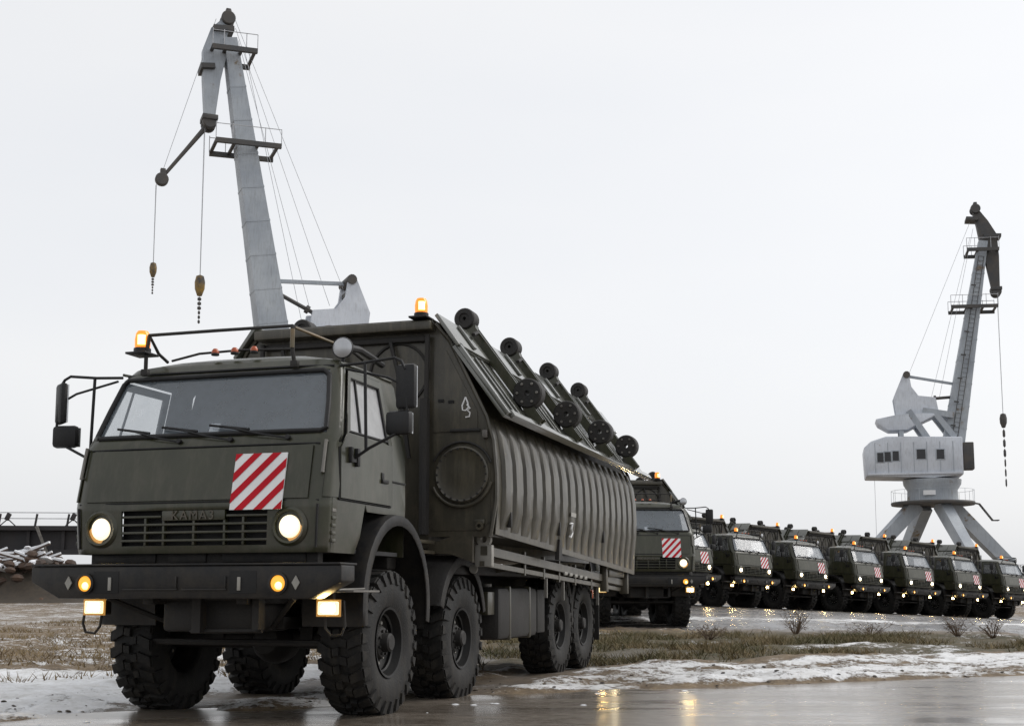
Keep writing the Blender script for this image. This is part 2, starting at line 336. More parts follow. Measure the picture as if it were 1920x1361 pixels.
def road_mat():
    m, t, p = new_mat('wet_road'); N = t.nodes; L = t.links; tc = N.new('ShaderNodeTexCoord')
    mp = N.new('ShaderNodeMapping'); mp.inputs['Rotation'].default_value = (0, 0, R(-22)); mp.inputs['Scale'].default_value = (.5, 2.2, 1); L.new(tc.outputs['Object'], mp.inputs[0])
    def noise(s, d, r, v):
        n = N.new('ShaderNodeTexNoise'); n.inputs['Scale'].default_value = s; n.inputs['Detail'].default_value = d; n.inputs['Roughness'].default_value = r; L.new(v, n.inputs['Vector']); return n.outputs[0]
    a = noise(.8, 6, .6, mp.outputs[0]); g = noise(45, 5, .7, tc.outputs['Object']); b_ = noise(7, 5, .6, tc.outputs['Object'])
    r1 = N.new('ShaderNodeValToRGB'); r1.color_ramp.elements[0].position = .35; r1.color_ramp.elements[1].position = .65; r1.color_ramp.elements[0].color = (.13, .108, .085, 1); r1.color_ramp.elements[1].color = (.21, .18, .15, 1); L.new(b_, r1.inputs[0])
    r3 = N.new('ShaderNodeValToRGB'); r3.color_ramp.elements[0].position = .60; r3.color_ramp.elements[1].position = .72; L.new(g, r3.inputs[0])
    mx = N.new('ShaderNodeMix'); mx.data_type = 'RGBA'; L.new(r3.outputs[0], mx.inputs[0]); L.new(r1.outputs[0], mx.inputs[6]); mx.inputs[7].default_value = (.34, .31, .28, 1); L.new(mx.outputs[2], p.inputs['Base Color'])
    r2 = N.new('ShaderNodeValToRGB'); r2.color_ramp.elements[0].position = .36; r2.color_ramp.elements[1].position = .56; r2.color_ramp.elements[0].color = (.10,)*3+(1,); r2.color_ramp.elements[1].color = (.34,)*3+(1,); L.new(a, r2.inputs[0]); L.new(r2.outputs[0], p.inputs['Roughness'])
    mul = N.new('ShaderNodeMath'); mul.operation = 'MULTIPLY'; L.new(r2.outputs[0], mul.inputs[0]); L.new(g, mul.inputs[1])
    ad = N.new('ShaderNodeMath'); ad.operation = 'MULTIPLY_ADD'; L.new(b_, ad.inputs[0]); ad.inputs[1].default_value = .12; L.new(mul.outputs[0], ad.inputs[2])
    bp = N.new('ShaderNodeBump'); bp.inputs['Strength'].default_value = .16; bp.inputs['Distance'].default_value = .02; L.new(ad.outputs[0], bp.inputs['Height']); L.new(bp.outputs[0], p.inputs['Normal'])
    p.inputs['Specular IOR Level'].default_value = .6; p.inputs['Coat Weight'].default_value = .35; p.inputs['Coat Roughness'].default_value = .16
    return m
mb = MB(); pts = [(-60, 4.0+.8)]+[(x, edge_y(x)+.8) for x in np.linspace(-12, 60, 60)]
P = [[(x, yy, 0.0) for x, yy in pts], [(x, -40.0, 0.0) for x, yy in pts]]
ro = mb.grid(P).build('wet_road', road_mat()); ro['kind'] = 'structure'

# ================================================================== the truck
SIDE_Z = [1.30, 1.36, 1.78, 2.33, 2.92, 3.00]
def W(z): return float(np.interp(z, [1.30, 1.78, 2.33, 2.92, 3.0], [1.16, 1.185, 1.18, 1.06, 1.0]))
def FX(z): return float(np.interp(z, [1.30, 1.42, 1.75, 2.25, 2.33, 2.90, 3.0], [1.27, 1.30, 1.31, 1.20, 1.14, .87, .78]))
def front(z, f, off=0.0): return Vector((FX(z)-.11*abs(f)**16+off, f*W(z), z))
def side(x, z, sg, off=0.0): return Vector((x, sg*(W(z)+off), z))
TYRE = RIM = HUB = BOLT = None
def wheel_meshes():
    global TYRE, RIM, HUB, BOLT
    mb = MB(); r = .595
    prof = [(.285, -.15), (.30, -.175), (.36, -.205), (.46, -.215), (.54, -.205), (.585, -.185), (.598, -.15), (r, -.06), (r, .06), (.598, .15), (.585, .185), (.54, .205), (.46, .215), (.36, .205), (.30, .175), (.285, .15), (.285, -.15)]
    mb.lathe(prof, (0, 0, 0), (0, 1, 0), 56)
    n = 26
    for k in range(n):                                     # moulded tread blocks, staggered left and right
        for sg in (-1, 1):
            a0 = 2*math.pi*(k+(.5 if sg > 0 else 0))/n; da = 2*math.pi/n
            def pt(rad, y, da_): return (rad*math.sin(a0+da_), y, rad*math.cos(a0+da_))
            w0, w1 = .28*da, .34*da; sk = .35*da
            ia, oa = .075*sg, .198*sg
            q = [pt(.585, ia, -w0+sk), pt(.585, ia, w0+sk), pt(.575, oa, w1), pt(.575, oa, -w1), pt(.635, ia, -w0*.9+sk), pt(.635, ia, w0*.9+sk), pt(.626, oa*.96, w1*.9), pt(.626, oa*.96, -w1*.9)]
            mb.hexa(q)
            if k % 1 == 0:                                 # centre blocks
                b0 = a0+.25*da; mid = lambda rad, y, d_: (rad*math.sin(b0+d_), y, rad*math.cos(b0+d_))
                mb.hexa([mid(.585, .004*sg, -w0), mid(.585, .004*sg, w0*.8), mid(.585, .066*sg, w0), mid(.585, .066*sg, -w0*.7), mid(.634, .006*sg, -w0*.85), mid(.634, .006*sg, w0*.7), mid(.634, .064*sg, w0*.85), mid(.634, .064*sg, -w0*.6)])
            q = [pt(.50, .20*sg, -w1*.6), pt(.50, .20*sg, w1*.6), pt(.60, .17*sg, w1), pt(.60, .17*sg, -w1), pt(.51, .226*sg, -w1*.5), pt(.51, .226*sg, w1*.5), pt(.615, .207*sg, w1*.85), pt(.615, .207*sg, -w1*.85)]
            mb.hexa(q)
    TYRE = mb.mesh('tyre', 'rubber', 30)
    mb = MB()
    mb.lathe([(.29, -.15), (.29, .175), (.305, .185), (.305, .195), (.285, .19), (.265, .12), (.235, .06), (.215, .045), (.16, .05), (.12, .06), (0, .06)], (0, 0, 0), (0, 1, 0), 40)
    mb.lathe([(.245, .085), (.262, .10), (.255, .125), (.24, .115), (.245, .085)], (0, 0, 0), (0, 1, 0), 40)
    RIM = mb.mesh('rim', 'rim')
    mb = MB(); mb.lathe([(.15, .045), (.15, .10), (.13, .13), (.085, .14), (.08, .20), (.065, .215), (0, .215)], (0, 0, 0), (0, 1, 0), 24)
    for k in range(8):
        a = k*math.pi/4+.2; mb.disc((math.sin(a)*.105, .135, math.cos(a)*.105), (0, 1, 0), .013, .018, 6)
    HUB = mb.mesh('hub', 'chassis')
    mb = MB(); mb.disc((0, 0, 0), (0, 1, 0), .019, .035, 6); BOLT = mb.mesh('wheel_nut', 'grey')
wheel_meshes()
def add_wheel(root, x, sg, z):
    o = link('wheel', RIM, root, (x, sg*1.0, z), (0, random.uniform(0, 1), 0) if sg > 0 else (0, random.uniform(0, 1), math.pi))
    link('tyre', TYRE, o); link('hub', HUB, o)
    for k in range(10):
        a = k*math.pi/5; link('wheel_nut', BOLT, o, (math.sin(a)*.185, .047, math.cos(a)*.185))
AXX = (0.0, -1.92, -5.83, -7.12)

def mkbeacon(root, x, y, z):
    mb = MB(); mb.disc((x, y, z), (0, 0, 1), .075, .045, 20); mb.box(x-.11, x+.11, y-.10, y+.10, z-.02, z-.001, .004)
    b = mb.build('beacon', 'black', root)
    MB().lathe([(0, .045), (.066, .045), (.068, .12), (.06, .17), (.045, .195), (0, .20)], (x, y, z), (0, 0, 1), 20).build('lens', 'beacon', b)
    MB().lathe([(0, 0), (.035, .005), (.035, .09), (0, .095)], (x+.045, y+.02, z+.062), (0, 0, 1), 12).build('bulb', 'ambercore', b)
    return b

def make_truck():
    root = empty('military_truck')
    # --- cab shell
    mb = MB(); zs = [1.36, 1.42, 1.71, 1.75, 2.05, 2.26, 2.33, 2.62, 2.90, 3.0]
    fs = [-1, -.985, -.96, -.92, -.86, -.57, -.28, 0, .28, .57, .86, .92, .96, .985, 1]
    def skip(i, j):
        z = (zs[i]+zs[i+1])/2; f = (fs[j]+fs[j+1])/2
        return (2.33 < z < 2.9 and abs(f) < .92) or (1.42 < z < 1.71 and abs(f) < .57)
    mb.grid([[front(z, f) for f in fs] for z in zs], skip)
    hx = lambda x: float(np.interp(x, [-.35, .3, .55, .70, .78], [.12, .12, .10, .05, 0]))
    def roofp(x, f): return (x if x < .7 else x-.0*abs(f), f*W(3.0)+0, 3.0+hx(x)*(1-abs(f)**4))
    xs = [.78, .70, .62, .5, .3, 0, -.35]
    P = []
    for i, x in enumerate(xs):
        P.append([(roofp(x, f)[0]-(.11*abs(f)**16 if x > -.3 else 0), roofp(x, f)[1], roofp(x, f)[2]) for f in fs])
    P[0] = [front(3.0, f) for f in fs]
    mb.grid(P)
    for sg in (-1, 1):
        def S(l): mb.poly([side(x, z, sg) for x, z in l])
        fxc = lambda z: FX(z)-.11
        zz = [1.36, 1.78, 2.33, 2.92, 3.0]
        # front strip, sill, rear quarter, roof strip
        S([(fxc(1.36), 1.36), (fxc(1.78), 1.78), (1.10, 1.78), (1.10, 1.36)]); S([(fxc(1.78), 1.78), (fxc(2.33), 2.33), (.985, 2.33), (1.10, 2.20), (1.10, 1.78)]); S([(fxc(2.33), 2.33), (fxc(2.92), 2.92), (.72, 2.92), (.985, 2.33)])
        S([(fxc(2.92), 2.92), (fxc(3.0), 3.0), (-.35, 3.0), (-.35, 2.92), (0, 2.92), (.72, 2.92)])
        S([(0, 1.78), (0, 2.33), (0, 2.92), (-.35, 2.92), (-.35, 2.33), (-.35, 1.78)])
        S([(1.10, 1.36), (1.10, 1.78), (.55, 1.78), (.62, 1.50), (.72, 1.36)]); S([(.55, 1.78), (0, 1.78), (-.35, 1.78), (-.35, 1.72), (.50, 1.72)])
    mb.poly([(-.35, -W(1.36), 1.36), (-.35, W(1.36), 1.36), (-.35, W(2.33), 2.33), (-.35, W(3), 3.0), (-.35, .5, 3.118), (-.35, -.5, 3.118), (-.35, -W(3), 3.0), (-.35, -W(2.33), 2.33)])
    bmesh.ops.remove_doubles(mb.bm, verts=mb.bm.verts, dist=.004)
    cab = solid(mb.build('cab', 'olive', root, 28), .02)
    # raised beads along cab corners and the roof gutter
    for sg in (-1, 1):
        MB().tube([front(1.40, sg*.93, .012), front(1.6, sg*.93, .012), front(1.74, sg*.93, .012)], .010, 6).build('corner_seam', 'black', root)
        mb = MB(); mb.tube([front(1.99, sg*.945, .035), front(2.26, sg*.945, .035)], .014, 8); mb.tube([front(2.0, sg*.945, .0), front(2.0, sg*.945, .035)], .010, 6); mb.tube([front(2.25, sg*.945, .0), front(2.25, sg*.945, .035)], .010, 6)
        mb.build('grab_handle', 'steel', root)
        mb = MB()                                             # corner air deflector with a groove
        mb.grid([[front(z, sg*f, .02) for f in (.955, .97, .985, 1.0)]+[side(FX(z)-.18, z, sg, .015)] for z in (1.80, 1.95, 2.1, 2.25)])
        solid(mb.build('corner_deflector', 'olive', root), .012)
        mb = MB(); mb.tube([side(.80, 2.955, sg, .012), side(.3, 2.975, sg, .014), side(-.33, 2.975, sg, .014)], .014, 6); mb.build('roof_gutter', 'olive', root)
        for k in range(5):
            z = 1.44+.06*k; MB().box(1.12, 1.19, sg*1.175-.012, sg*1.175+.012, z, z+.028, .004).build('corner_louvre', 'steel' if k > 3 else 'olive', root)
    # hood panel (hinged front lid) and lower mask
    mb = MB(); zf = [1.79, 1.95, 2.1, 2.22]; ff = [-.86, -.6, -.3, 0, .3, .6, .86]
    mb.grid([[front(z, f, .016) for f in ff] for z in zf]); hood = solid(mb.build('hood_panel', 'olive', root), .014)
    MB().tube([front(2.235, f, .0) for f in (-.9, -.6, -.3, 0, .3, .6, .9)], .008, 6).build('hood_seam', 'recess', root)
    MB().tube([front(1.772, f, .0) for f in (-.93, -.6, -.3, 0, .3, .6, .93)], .007, 6).build('hood_seam', 'recess', root)
    # grille
    mb = MB(); mb.box(1.20, 1.23, -.70, .70, 1.40, 1.73); gr = mb.build('grille', 'recess', root)
    for k, z in enumerate((1.455, 1.52, 1.585, 1.65)):
        if k < 3: MB().box(1.262, 1.302, -.675, .675, z, z+.02, .005).build('slat', 'olive', gr)
        else:
            for a, b in ((-.675, -.30), (.30, .675)): MB().box(1.262, 1.302, a, b, z, z+.02, .005).build('slat', 'olive', gr)
    MB().box(1.262, 1.306, -.29, .29, 1.625, 1.708, .006).build('badge_plate', 'olive', gr)
    for y in (-.45, -.28, -.0, .28, .45): MB().box(1.25, 1.296, y-.010, y+.010, 1.425, 1.65, .003).build('slat_post', 'olive', gr)
    tcv = bpy.data.curves.new('badge_letters', 'FONT'); tcv.body = 'KAMA3'; tcv.size = .105; tcv.extrude = .006; tcv.align_x = 'CENTER'; tcv.space_character = 1.25
    to = bpy.data.objects.new('badge_tmp', tcv); C.objects.link(to); dg = bpy.context.evaluated_depsgraph_get(); tme = bpy.data.meshes.new_from_object(to.evaluated_get(dg)); bpy.data.objects.remove(to)
    tme.name = 'badge_letters'; tme.materials.clear(); tme.materials.append(MAT['steel2'] if 'steel2' in MAT else MAT['olive2'])
    link('badge_letters', tme, gr, (1.312, 0, 1.632), (R(90), 0, R(90)))
    # headlights
    for sg in (-1, 1):
        c = Vector((1.275, sg*.865, 1.565))
        h = MB().lathe([(.155, 0), (.158, .03), (.135, .05), (.118, .045), (.118, .0)], c, (1, 0, 0), 32).build('headlight', 'olive', root)
        MB().lathe([(.118, .020), (.085, .022)], c, (1, 0, 0), 32).build('halo_ring', 'hlhalo', h)  # halo painted as an emissive ring, not a working reflector
        MB().lathe([(.094, .02), (.086, .034), (.056, .045)], c, (1, 0, 0), 32).build('lens', 'hllens', h); MB().lathe([(.056, .045), (.03, .050), (0, .052)], c, (1, 0, 0), 24).build('bulb', 'hl', h)
    # warning board, square with slanting stripes
    S_ = .46; y0, z0 = .35, 1.70; tilt = (FX(1.70)-FX(2.16))
    def bp(a, b, o): return Vector((1.345-(1.345-1.25)*b/S_*1.0+o, y0+a, z0+b))
    mb = MB(); mb.prism([(0, 0), (S_, 0), (S_, S_), (0, S_)], lambda p, k: bp(p[0], p[1], (-.012, 0)[k])); wb = mb.build('warning_board', 'white', root)
    for k in range(6):
        c = .435-.172*k; lo, hi = c-.038, c+.038
        poly = [(0, 0), (S_, 0), (S_, S_), (0, S_)]
        def clip(poly, f):
            o = []
            for i in range(len(poly)):
                p, q = poly[i], poly[(i+1) % len(poly)]; a, b = f(p), f(q)
                if a >= 0: o.append(p)
                if a*b < 0: t = a/(a-b); o.append((p[0]+(q[0]-p[0])*t, p[1]+(q[1]-p[1])*t))
            return o
        poly = clip(clip(poly, lambda p: p[1]-p[0]-lo), lambda p: hi-(p[1]-p[0]))
        if len(poly) > 2: mb = MB(); mb.prism(poly, lambda p, k: bp(p[0], p[1], (.0015, .004)[k])); mb.build('stripe', 'red', wb)
    for a in (.06, S_-.06): MB().obox(bp(a, .05, -.03), (.04, .03, .03), Matrix.Identity(3)).build('board_bracket', 'black', wb)
    # windscreen with rubber seal
    yb, yt = .925, .925
    mb = MB(); mb.grid([[front(z, f, -.012) for f in (-.925, -.88, -.6, -.3, 0, .3, .6, .88, .925)] for z in (2.335, 2.5, 2.7, 2.895)]); ws = mb.build('windscreen', 'glass', root)
    loop = [front(2.345, f, .006) for f in (-.88, -.6, -.3, 0, .3, .6, .88)]+[front(2.37, .915, .006), front(2.6, .922, .006), front(2.85, .918, .006)]+[front(2.888, f, .006) for f in (.88, .6, .3, 0, -.3, -.6, -.88)]+[front(2.85, -.918, .006), front(2.6, -.922, .006), front(2.37, -.915, .006), front(2.345, -.88, .006)]
    MB().tube(loop, .022, 8).build('window_seal', 'black', ws)
    MB().tube([front(2.935, f, .01) for f in (-.95, -.6, -.3, 0, .3, .6, .95)], .012, 6).build('visor_seam', 'black', ws)
    for yp, ye in ((-.22, -.80), (.26, -.36), (.78, .10)):
        mb = MB(); fp, fe = yp/1.18, ye/1.18
        mb.tube([front(2.285, fp, .03), front(2.33, (fp*.6+fe*.4), .045), front(2.40, fp*.15+fe*.85, .035)], .009, 6); mb.disc(front(2.285, fp, .0), (1, 0, .2), .022, .04, 10)
        mb.tube([front(2.375, fp*.45+fe*.55, .028), front(2.425, fe-.07, .022)], .011, 6)
        mb.build('wiper', 'black', root)
    # doors
    for sg in (-1, 1):
        mb = MB()
        def D(l): mb.poly([side(x, z, sg, .008) for x, z in l])
        D([(1.085, 1.80), (.02, 1.80), (.02, 2.35), (1.085, 2.35)][:4] if False else [(1.085, 1.80), (.02, 1.80), (.02, 2.33), (.97, 2.33), (1.085, 2.2)])
        D([(.02, 2.33), (.09, 2.33), (.09, 2.84), (.02, 2.90)]); D([(.02, 2.90), (.09, 2.84), (.70, 2.84), (.71, 2.90)]); D([(.71, 2.90), (.70, 2.84), (.90, 2.36), (.97, 2.33)]); D([(.09, 2.33), (.09, 2.36), (.90, 2.36), (.97, 2.33)])
        dr = solid(mb.build('door', 'olive', root, 12), .016)
        MB().poly([(0, 0, 0), (0, .001, 0), (0, 0, .001)]) if False else None
        mb = MB(); mb.poly([side(x, z, sg, -.004) for x, z in ((.08, 2.35), (.905, 2.35), (.705, 2.85), (.08, 2.85))]); wn = mb.build('window', 'skywhite' if sg > 0 else 'sideclear', dr)
        MB().tube([side(x, z, sg, .008) for x, z in ((.09, 2.36), (.90, 2.36), (.70, 2.84), (.09, 2.84), (.09, 2.36))], .014, 6).build('window_frame', 'black', wn)
        MB().tube([side(.66, 2.36, sg, .006), side(.58, 2.84, sg, .006)], .012, 6).build('quarter_bar', 'black', wn)
        mb = MB(); mb.obox(side(.20, 2.0, sg, .03), (.13, .03, .035), Matrix.Identity(3), .008); mb.obox(side(.24, 2.04, sg, .02), (.05, .03, .07), Matrix.Identity(3), .006); mb.build('handle', 'black', dr)
        for x0, x1 in ((0.005, 0.005),): MB().tube([side(.012, 1.80, sg, .010), side(.012, 2.33, sg, .010), side(.012, 2.90, sg, .010)], .011, 6).build('door_seal', 'recess', dr)
        MB().tube([side(1.093, 1.79, sg, .008), side(1.093, 2.21, sg, .008)], .008, 6).build('door_seal', 'recess', dr)
        MB().tube([side(1.09, 1.79, sg, .008), side(.55, 1.79, sg, .008), side(.01, 1.79, sg, .008)], .007, 6).build('door_seal', 'recess', dr)
        for z in (2.47,): MB().obox(side(-.17, z, sg, .012), (.2, .02, .02), Matrix.Identity(3), .004).build('trim_strip', 'steel', root)
        MB().obox(side(-.17, 2.02, sg, .006), (.33, .012, .012), Matrix.Identity(3)).build('quarter_seam', 'recess', root)
        # hinge bracket and two mirrors on a tube frame
        mx, my = .83, sg*1.66
        hb = MB(); hb.obox(side(.93, 2.16, sg, .03), (.04, .05, .13), Matrix.Identity(3), .006); hb.obox(side(.80, 2.15, sg, .03), (.05, .05, .15), Matrix.Identity(3), .006); hb.obox(side(.86, 2.12, sg, .03), (.10, .03, .03), Matrix.Identity(3)); hb.build('mirror_hinge', 'black', root)
        ma = R(-8) if sg > 0 else R(-38)
        mm = MB(); mm.obox((mx, my, 2.72), (.07, .185, .37), Matrix.Rotation(ma, 3, 'Z'), .03); mo = mm.build('wing_mirror', 'black', root)
        MB().obox(Vector((mx, my, 2.72))+Matrix.Rotation(ma, 3, 'Z') @ Vector((-.03, 0, 0)), (.02, .16, .34), Matrix.Rotation(ma, 3, 'Z')).build('mirror_glass', 'chrome', mo)
        mm = MB(); mm.obox((mx, my-sg*.06, 2.42), (.09, .235, .20), Matrix.Rotation(sg*R(-8), 3, 'Z'), .035); m2 = mm.build('wing_mirror', 'black', root)
        MB().obox((mx-.055, my-sg*.06, 2.42), (.02, .2, .17), Matrix.Rotation(sg*R(-8), 3, 'Z')).build('mirror_glass', 'chrome', m2)
        mb = MB(); fr = side(.80, 2.93, sg)
        mb.tube([fr, (.86, sg*1.28, 2.93), (mx+.02, sg*1.56, 2.96), (mx+.02, sg*1.62, 2.93), (mx+.03, my, 2.86)], .013, 7)
        mb.tube([side(.86, 2.14, sg, .04), (.86, sg*1.35, 2.22), (mx+.02, my-sg*.08, 2.33)], .013, 7)
        mb.tube([(.86, sg*1.30, 2.93), (.86, sg*1.32, 2.21)], .014, 7)
        mb.tube([(.80, sg*1.10, 2.90), (.84, sg*1.5, 2.80), (mx+.02, my, 2.72)], .011, 7)
        mb.tube([(mx+.02, my, 2.85), (mx+.03, my+sg*.02, 2.5), (mx+.02, my-sg*.03, 2.38)], .012, 7); mb.build('mirror_frame', 'black', root)
    # interior
    mb = MB(); mb.box(-.33, 1.15, -1.12, 1.12, 1.365, 1.40); mb.box(.80, 1.13, -1.10, 1.10, 1.98, 2.24, .04); mb.build('dashboard', 'dark', root)
    for y in (-.62, .62):
        mb = MB(); mb.box(-.15, .38, y-.26, y+.26, 1.62, 1.85, .05); mb.box(-.25, -.08, y-.26, y+.26, 1.75, 2.62, .06); mb.build('seat', 'dark', root)
    mb = MB(); cc = Vector((.66, .60, 2.24)); ax = Vector((-.55, 0, .85)).normalized(); u = Vector((0, 1, 0)); v = ax.cross(u)
    mb.tube([cc+(u*math.cos(a)+v*math.sin(a))*.25 for a in np.linspace(0, 2*math.pi, 29)], .017, 8); mb.tube([cc, cc-ax*.35], .03, 8)
    for a in (0, math.pi, 1.5*math.pi): mb.tube([cc, cc+(u*math.cos(a)+v*math.sin(a))*.25], .013, 6)
    mb.build('steering_wheel', 'grey', root)
    MB().obox((1.045, .02, 2.40), (.006, .09, .11), Matrix.Rotation(R(-25), 3, 'Y')).build('windscreen_paper', 'white', root)
    # roof rack, marker lamps, beacon, spotlight
    mb = MB(); zt = 3.27
    mb.tube([(.40, -.86, 3.13), (.55, -.86, 3.18), (.92, -.72, zt), (.93, 0, zt), (.92, .66, zt), (.2, .90, 3.16), (.05, .92, 3.12)], .015, 7)
    mb.tube([(.92, .66, zt), (.93, .67, 3.05), (.90, .68, 2.93)], .018, 7); mb.tube([(.92, -.72, zt), (.93, -.74, 3.1), (.90, -.76, 2.93)], .018, 7)
    mb.tube([(.5, -.75, 3.12), (.62, -.4, 3.145), (.64, 0, 3.15), (.6, .5, 3.14)], .012, 6)
    for y in (-.76, .68): mb.obox((.905, y, 2.945), (.05, .07, .06), Matrix.Identity(3), .01)
    mb.build('roof_rack', 'chassis', root)
    mb = MB(); mb.tube([(.90, .67, 3.26), (.2, .91, 3.17)], .013, 6); mb.tube([(.935, .67, 3.24), (.94, .67, 3.08)], .019, 7); mb.build('rack_rail', 'tan', root)
    for y in (-.19, 0, .19):
        m_ = MB().disc((.71, y, 3.10), (0, 0, 1), .035, .02, 14).build('marker_lamp', 'black', root); MB().lathe([(.032, .02), (.032, .04), (.018, .06), (0, .064)], (.71, y, 3.10), (0, 0, 1), 14).build('lens', 'redlens', m_)
    mkbeacon(root, .90, -.80, 3.12)
    mb = MB(); mb.lathe([(0, -.10), (.05, -.095), (.085, -.04), (.093, 0), (.088, .012)], (.72, 1.03, 3.10), (1, .1, 0), 24); mb.tube([(.70, 1.03, 3.02), (.70, 1.02, 2.95)], .016, 7); sp = mb.build('spotlight', 'black', root)
    MB().lathe([(.088, .006), (.05, .022), (0, .028)], (.72, 1.03, 3.10), (1, .1, 0), 24).build('lens', 'chrome', sp)
    MB().tube([(.62, 1.03, 3.12), (.35, 1.02, 3.15), (.05, 1.0, 3.14), (-.3, .96, 3.13)], .03, 8).build('air_hose', 'black', root)
    # bumper
    mb = MB(); poly = [(-1.40, 1.255), (-1.40, 1.13), (-1.13, .995), (1.13, .995), (1.40, 1.13), (1.40, 1.255)]
    mb.prism(poly, lambda p, k: (1.47 if k else 1.22, p[0], p[1])); mb.bm.faces.ensure_lookup_table()
    mb._bev(list(mb.bm.faces), .012); bu = mb.build('bumper', 'black', root)
    for a, b in ((-.52, -.02), (.02, .42)):
        mb = MB(); mb.box(1.463, 1.483, a, b, 1.06, 1.075, .004); mb.box(1.463, 1.483, b-.02, b-.005, 1.075, 1.17, .003); mb.build('bumper_rib', 'black', bu)
    for a, b in ((-.80, -.56), (.44, .68)): MB().box(1.45, 1.474, a, b, 1.035, 1.215, .006).build('tow_recess', 'recess', bu)
    for y in (-.64, .53): MB().box(1.476, 1.486, y-.014, y+.014, 1.06, 1.165, .003).build('marker_strip', 'grey', bu)
    MB().box(1.17, 1.484, -1.395, 1.395, 1.258, 1.274, .004).build('bumper_step', 'black', bu)
    for sg in (-1, 1):
        c = Vector((1.463, sg*.87, 1.115)); l = MB().lathe([(.085, 0), (.085, .03), (.066, .035), (.062, .02)], c, (1, 0, 0), 24).build('indicator', 'black', bu)
        MB().lathe([(.064, .018), (.05, .032), (0, .036)], c, (1, 0, 0), 24).build('lens', 'amber', l)
        MB().lathe([(.034, .03), (.02, .043), (0, .045)], c+Vector((0, .01, -.016)), (1, 0, 0), 16).build('bulb', 'ambercore', l)
        y = sg*(1.02 if sg > 0 else 1.03)
        mb = MB(); mb.prism([(0, -.055), (.033, 0), (0, .055), (-.033, 0)], lambda p, k: (1.472+.012*k, y+p[0], 1.12+p[1])); mb.build('reflector_diamond', 'grey', bu)
        # fog lamp hanging under the bumper end
        mb = MB(); mb.box(.93, 1.03, sg*1.09-.105, sg*1.09+.105, .855, .985, .015); mb.box(.95, .99, sg*1.09-.02, sg*1.09+.02, .98, 1.06); fg = mb.build('fog_lamp', 'black', root)
        MB().box(1.026, 1.034, sg*1.09-.108, sg*1.09+.108, .852, .988, .003).build('halo_rim', 'foghalo', fg); MB().box(1.030, 1.044, sg*1.09-.090, sg*1.09+.090, .868, .972, .010).build('lens', 'foglens', fg); MB().box(1.040, 1.050, sg*1.09-.055, sg*1.09+.055, .888, .952, .006).build('bulb', 'fog', fg)
        mb = MB(); mb.box(.72, 1.24, sg*1.23-.17, sg*1.23+.17, 1.045, 1.062, .004); mb.tube([(1.2, sg*1.05, 1.01), (1.0, sg*1.12, 1.06), (.8, sg*1.3, 1.07)], .014, 7); mb.build('step_plate', 'steel', root)
        m_ = MB().disc((1.16, sg*1.27, 1.10), (0, 0, 1), .02, .05, 10).build('side_marker', 'black', root); MB().lathe([(0, 0), (.035, .01), (.042, .04), (.03, .07), (0, .08)], (1.16, sg*1.27, 1.14), (0, 0, 1), 16).build('lens', 'redlens', m_)
        mb = MB(); mb.tube([(.99, sg*1.20, .98), (1.0, sg*1.22, .78), (1.0, sg*1.19, .71), (1.0, sg*1.10, .70), (1.0, sg*1.05, .76), (.99, sg*1.04, .88)], .012, 7); mb.build('step_loop', 'black', root)
    mb = MB(); mb.box(1.06, 1.16, -1.05, 1.05, 1.27, 1.40, .01); mb.build('lower_apron', 'chassis', root)
    for a, b in ((-.30, .05), (-1.0, -.42), (.2, .95)): MB().box(1.155, 1.175, a, b, 1.285, 1.37, .005).build('apron_panel', 'black', root)
    # front fenders with lip
    for sg in (-1, 1):
        for cx_, r0, a0, a1, yi, yo, nm in ((-.06, .80, -12, 192, .70, 1.26, 'wheel_arch'), (-1.92, .76, 20, 165, .72, 1.22, 'rear_mudguard'), (-5.83, .74, 60, 185, .75, 1.2, 'rear_mudguard'), (-7.12, .74, -5, 110, .75, 1.2, 'rear_mudguard')):
            cz = .93 if nm == 'wheel_arch' else .66; st = [math.radians(a) for a in np.linspace(a0, a1, 22)]; sq = 1.0
            P = [[(cx_+math.cos(a)*r*.98, sg*y, cz+math.sin(a)*r*sq) for y, r in ((yi, r0), (yo-.06, r0), (yo-.01, r0-.008), (yo, r0-.04), (yo-.005, r0-.10))] for a in st]
            mb = MB(); mb.grid(P); solid(mb.build(nm, 'black' if nm == 'wheel_arch' else 'chassis', root, 50), .018)
    # --- chassis
    mb = MB()
    for sg in (-1, 1): mb.box(-8.5, 1.25, sg*.43-.05, sg*.43+.05, .95, 1.22, .01)
    for x in (1.1, -.9, -2.9, -4.6, -6.5, -8.4): mb.box(x-.06, x+.06, -.40, .40, .98, 1.18)
    mb.build('frame', 'chassis', root)
    for x in AXX:
        mb = MB(); mb.tube([(x, -.95, .63), (x, .95, .63)], .085, 12); mb.lathe([(0, -.26), (.12, -.22), (.2, -.1), (.22, 0), (.2, .1), (.12, .22), (0, .26)], (x, .1, .63), (1, 0, 0), 16)
        for sg in (-1, 1): mb.box(x-.62, x+.62, sg*.44-.05, sg*.44+.05, .74, .84, .01); mb.box(x-.1, x+.1, sg*.44-.06, sg*.44+.06, .62, .95)
        mb.build('axle', 'chassis', root)
    mb = MB(); mb.box(.35, 1.05, -.42, .42, .72, 1.0, .04); mb.box(-1.1, .3, -.36, .36, .80, 1.4, .05); mb.box(-3.6, -1.2, -.3, .3, .6, 1.0, .05); mb.build('engine_block', 'chassis', root)
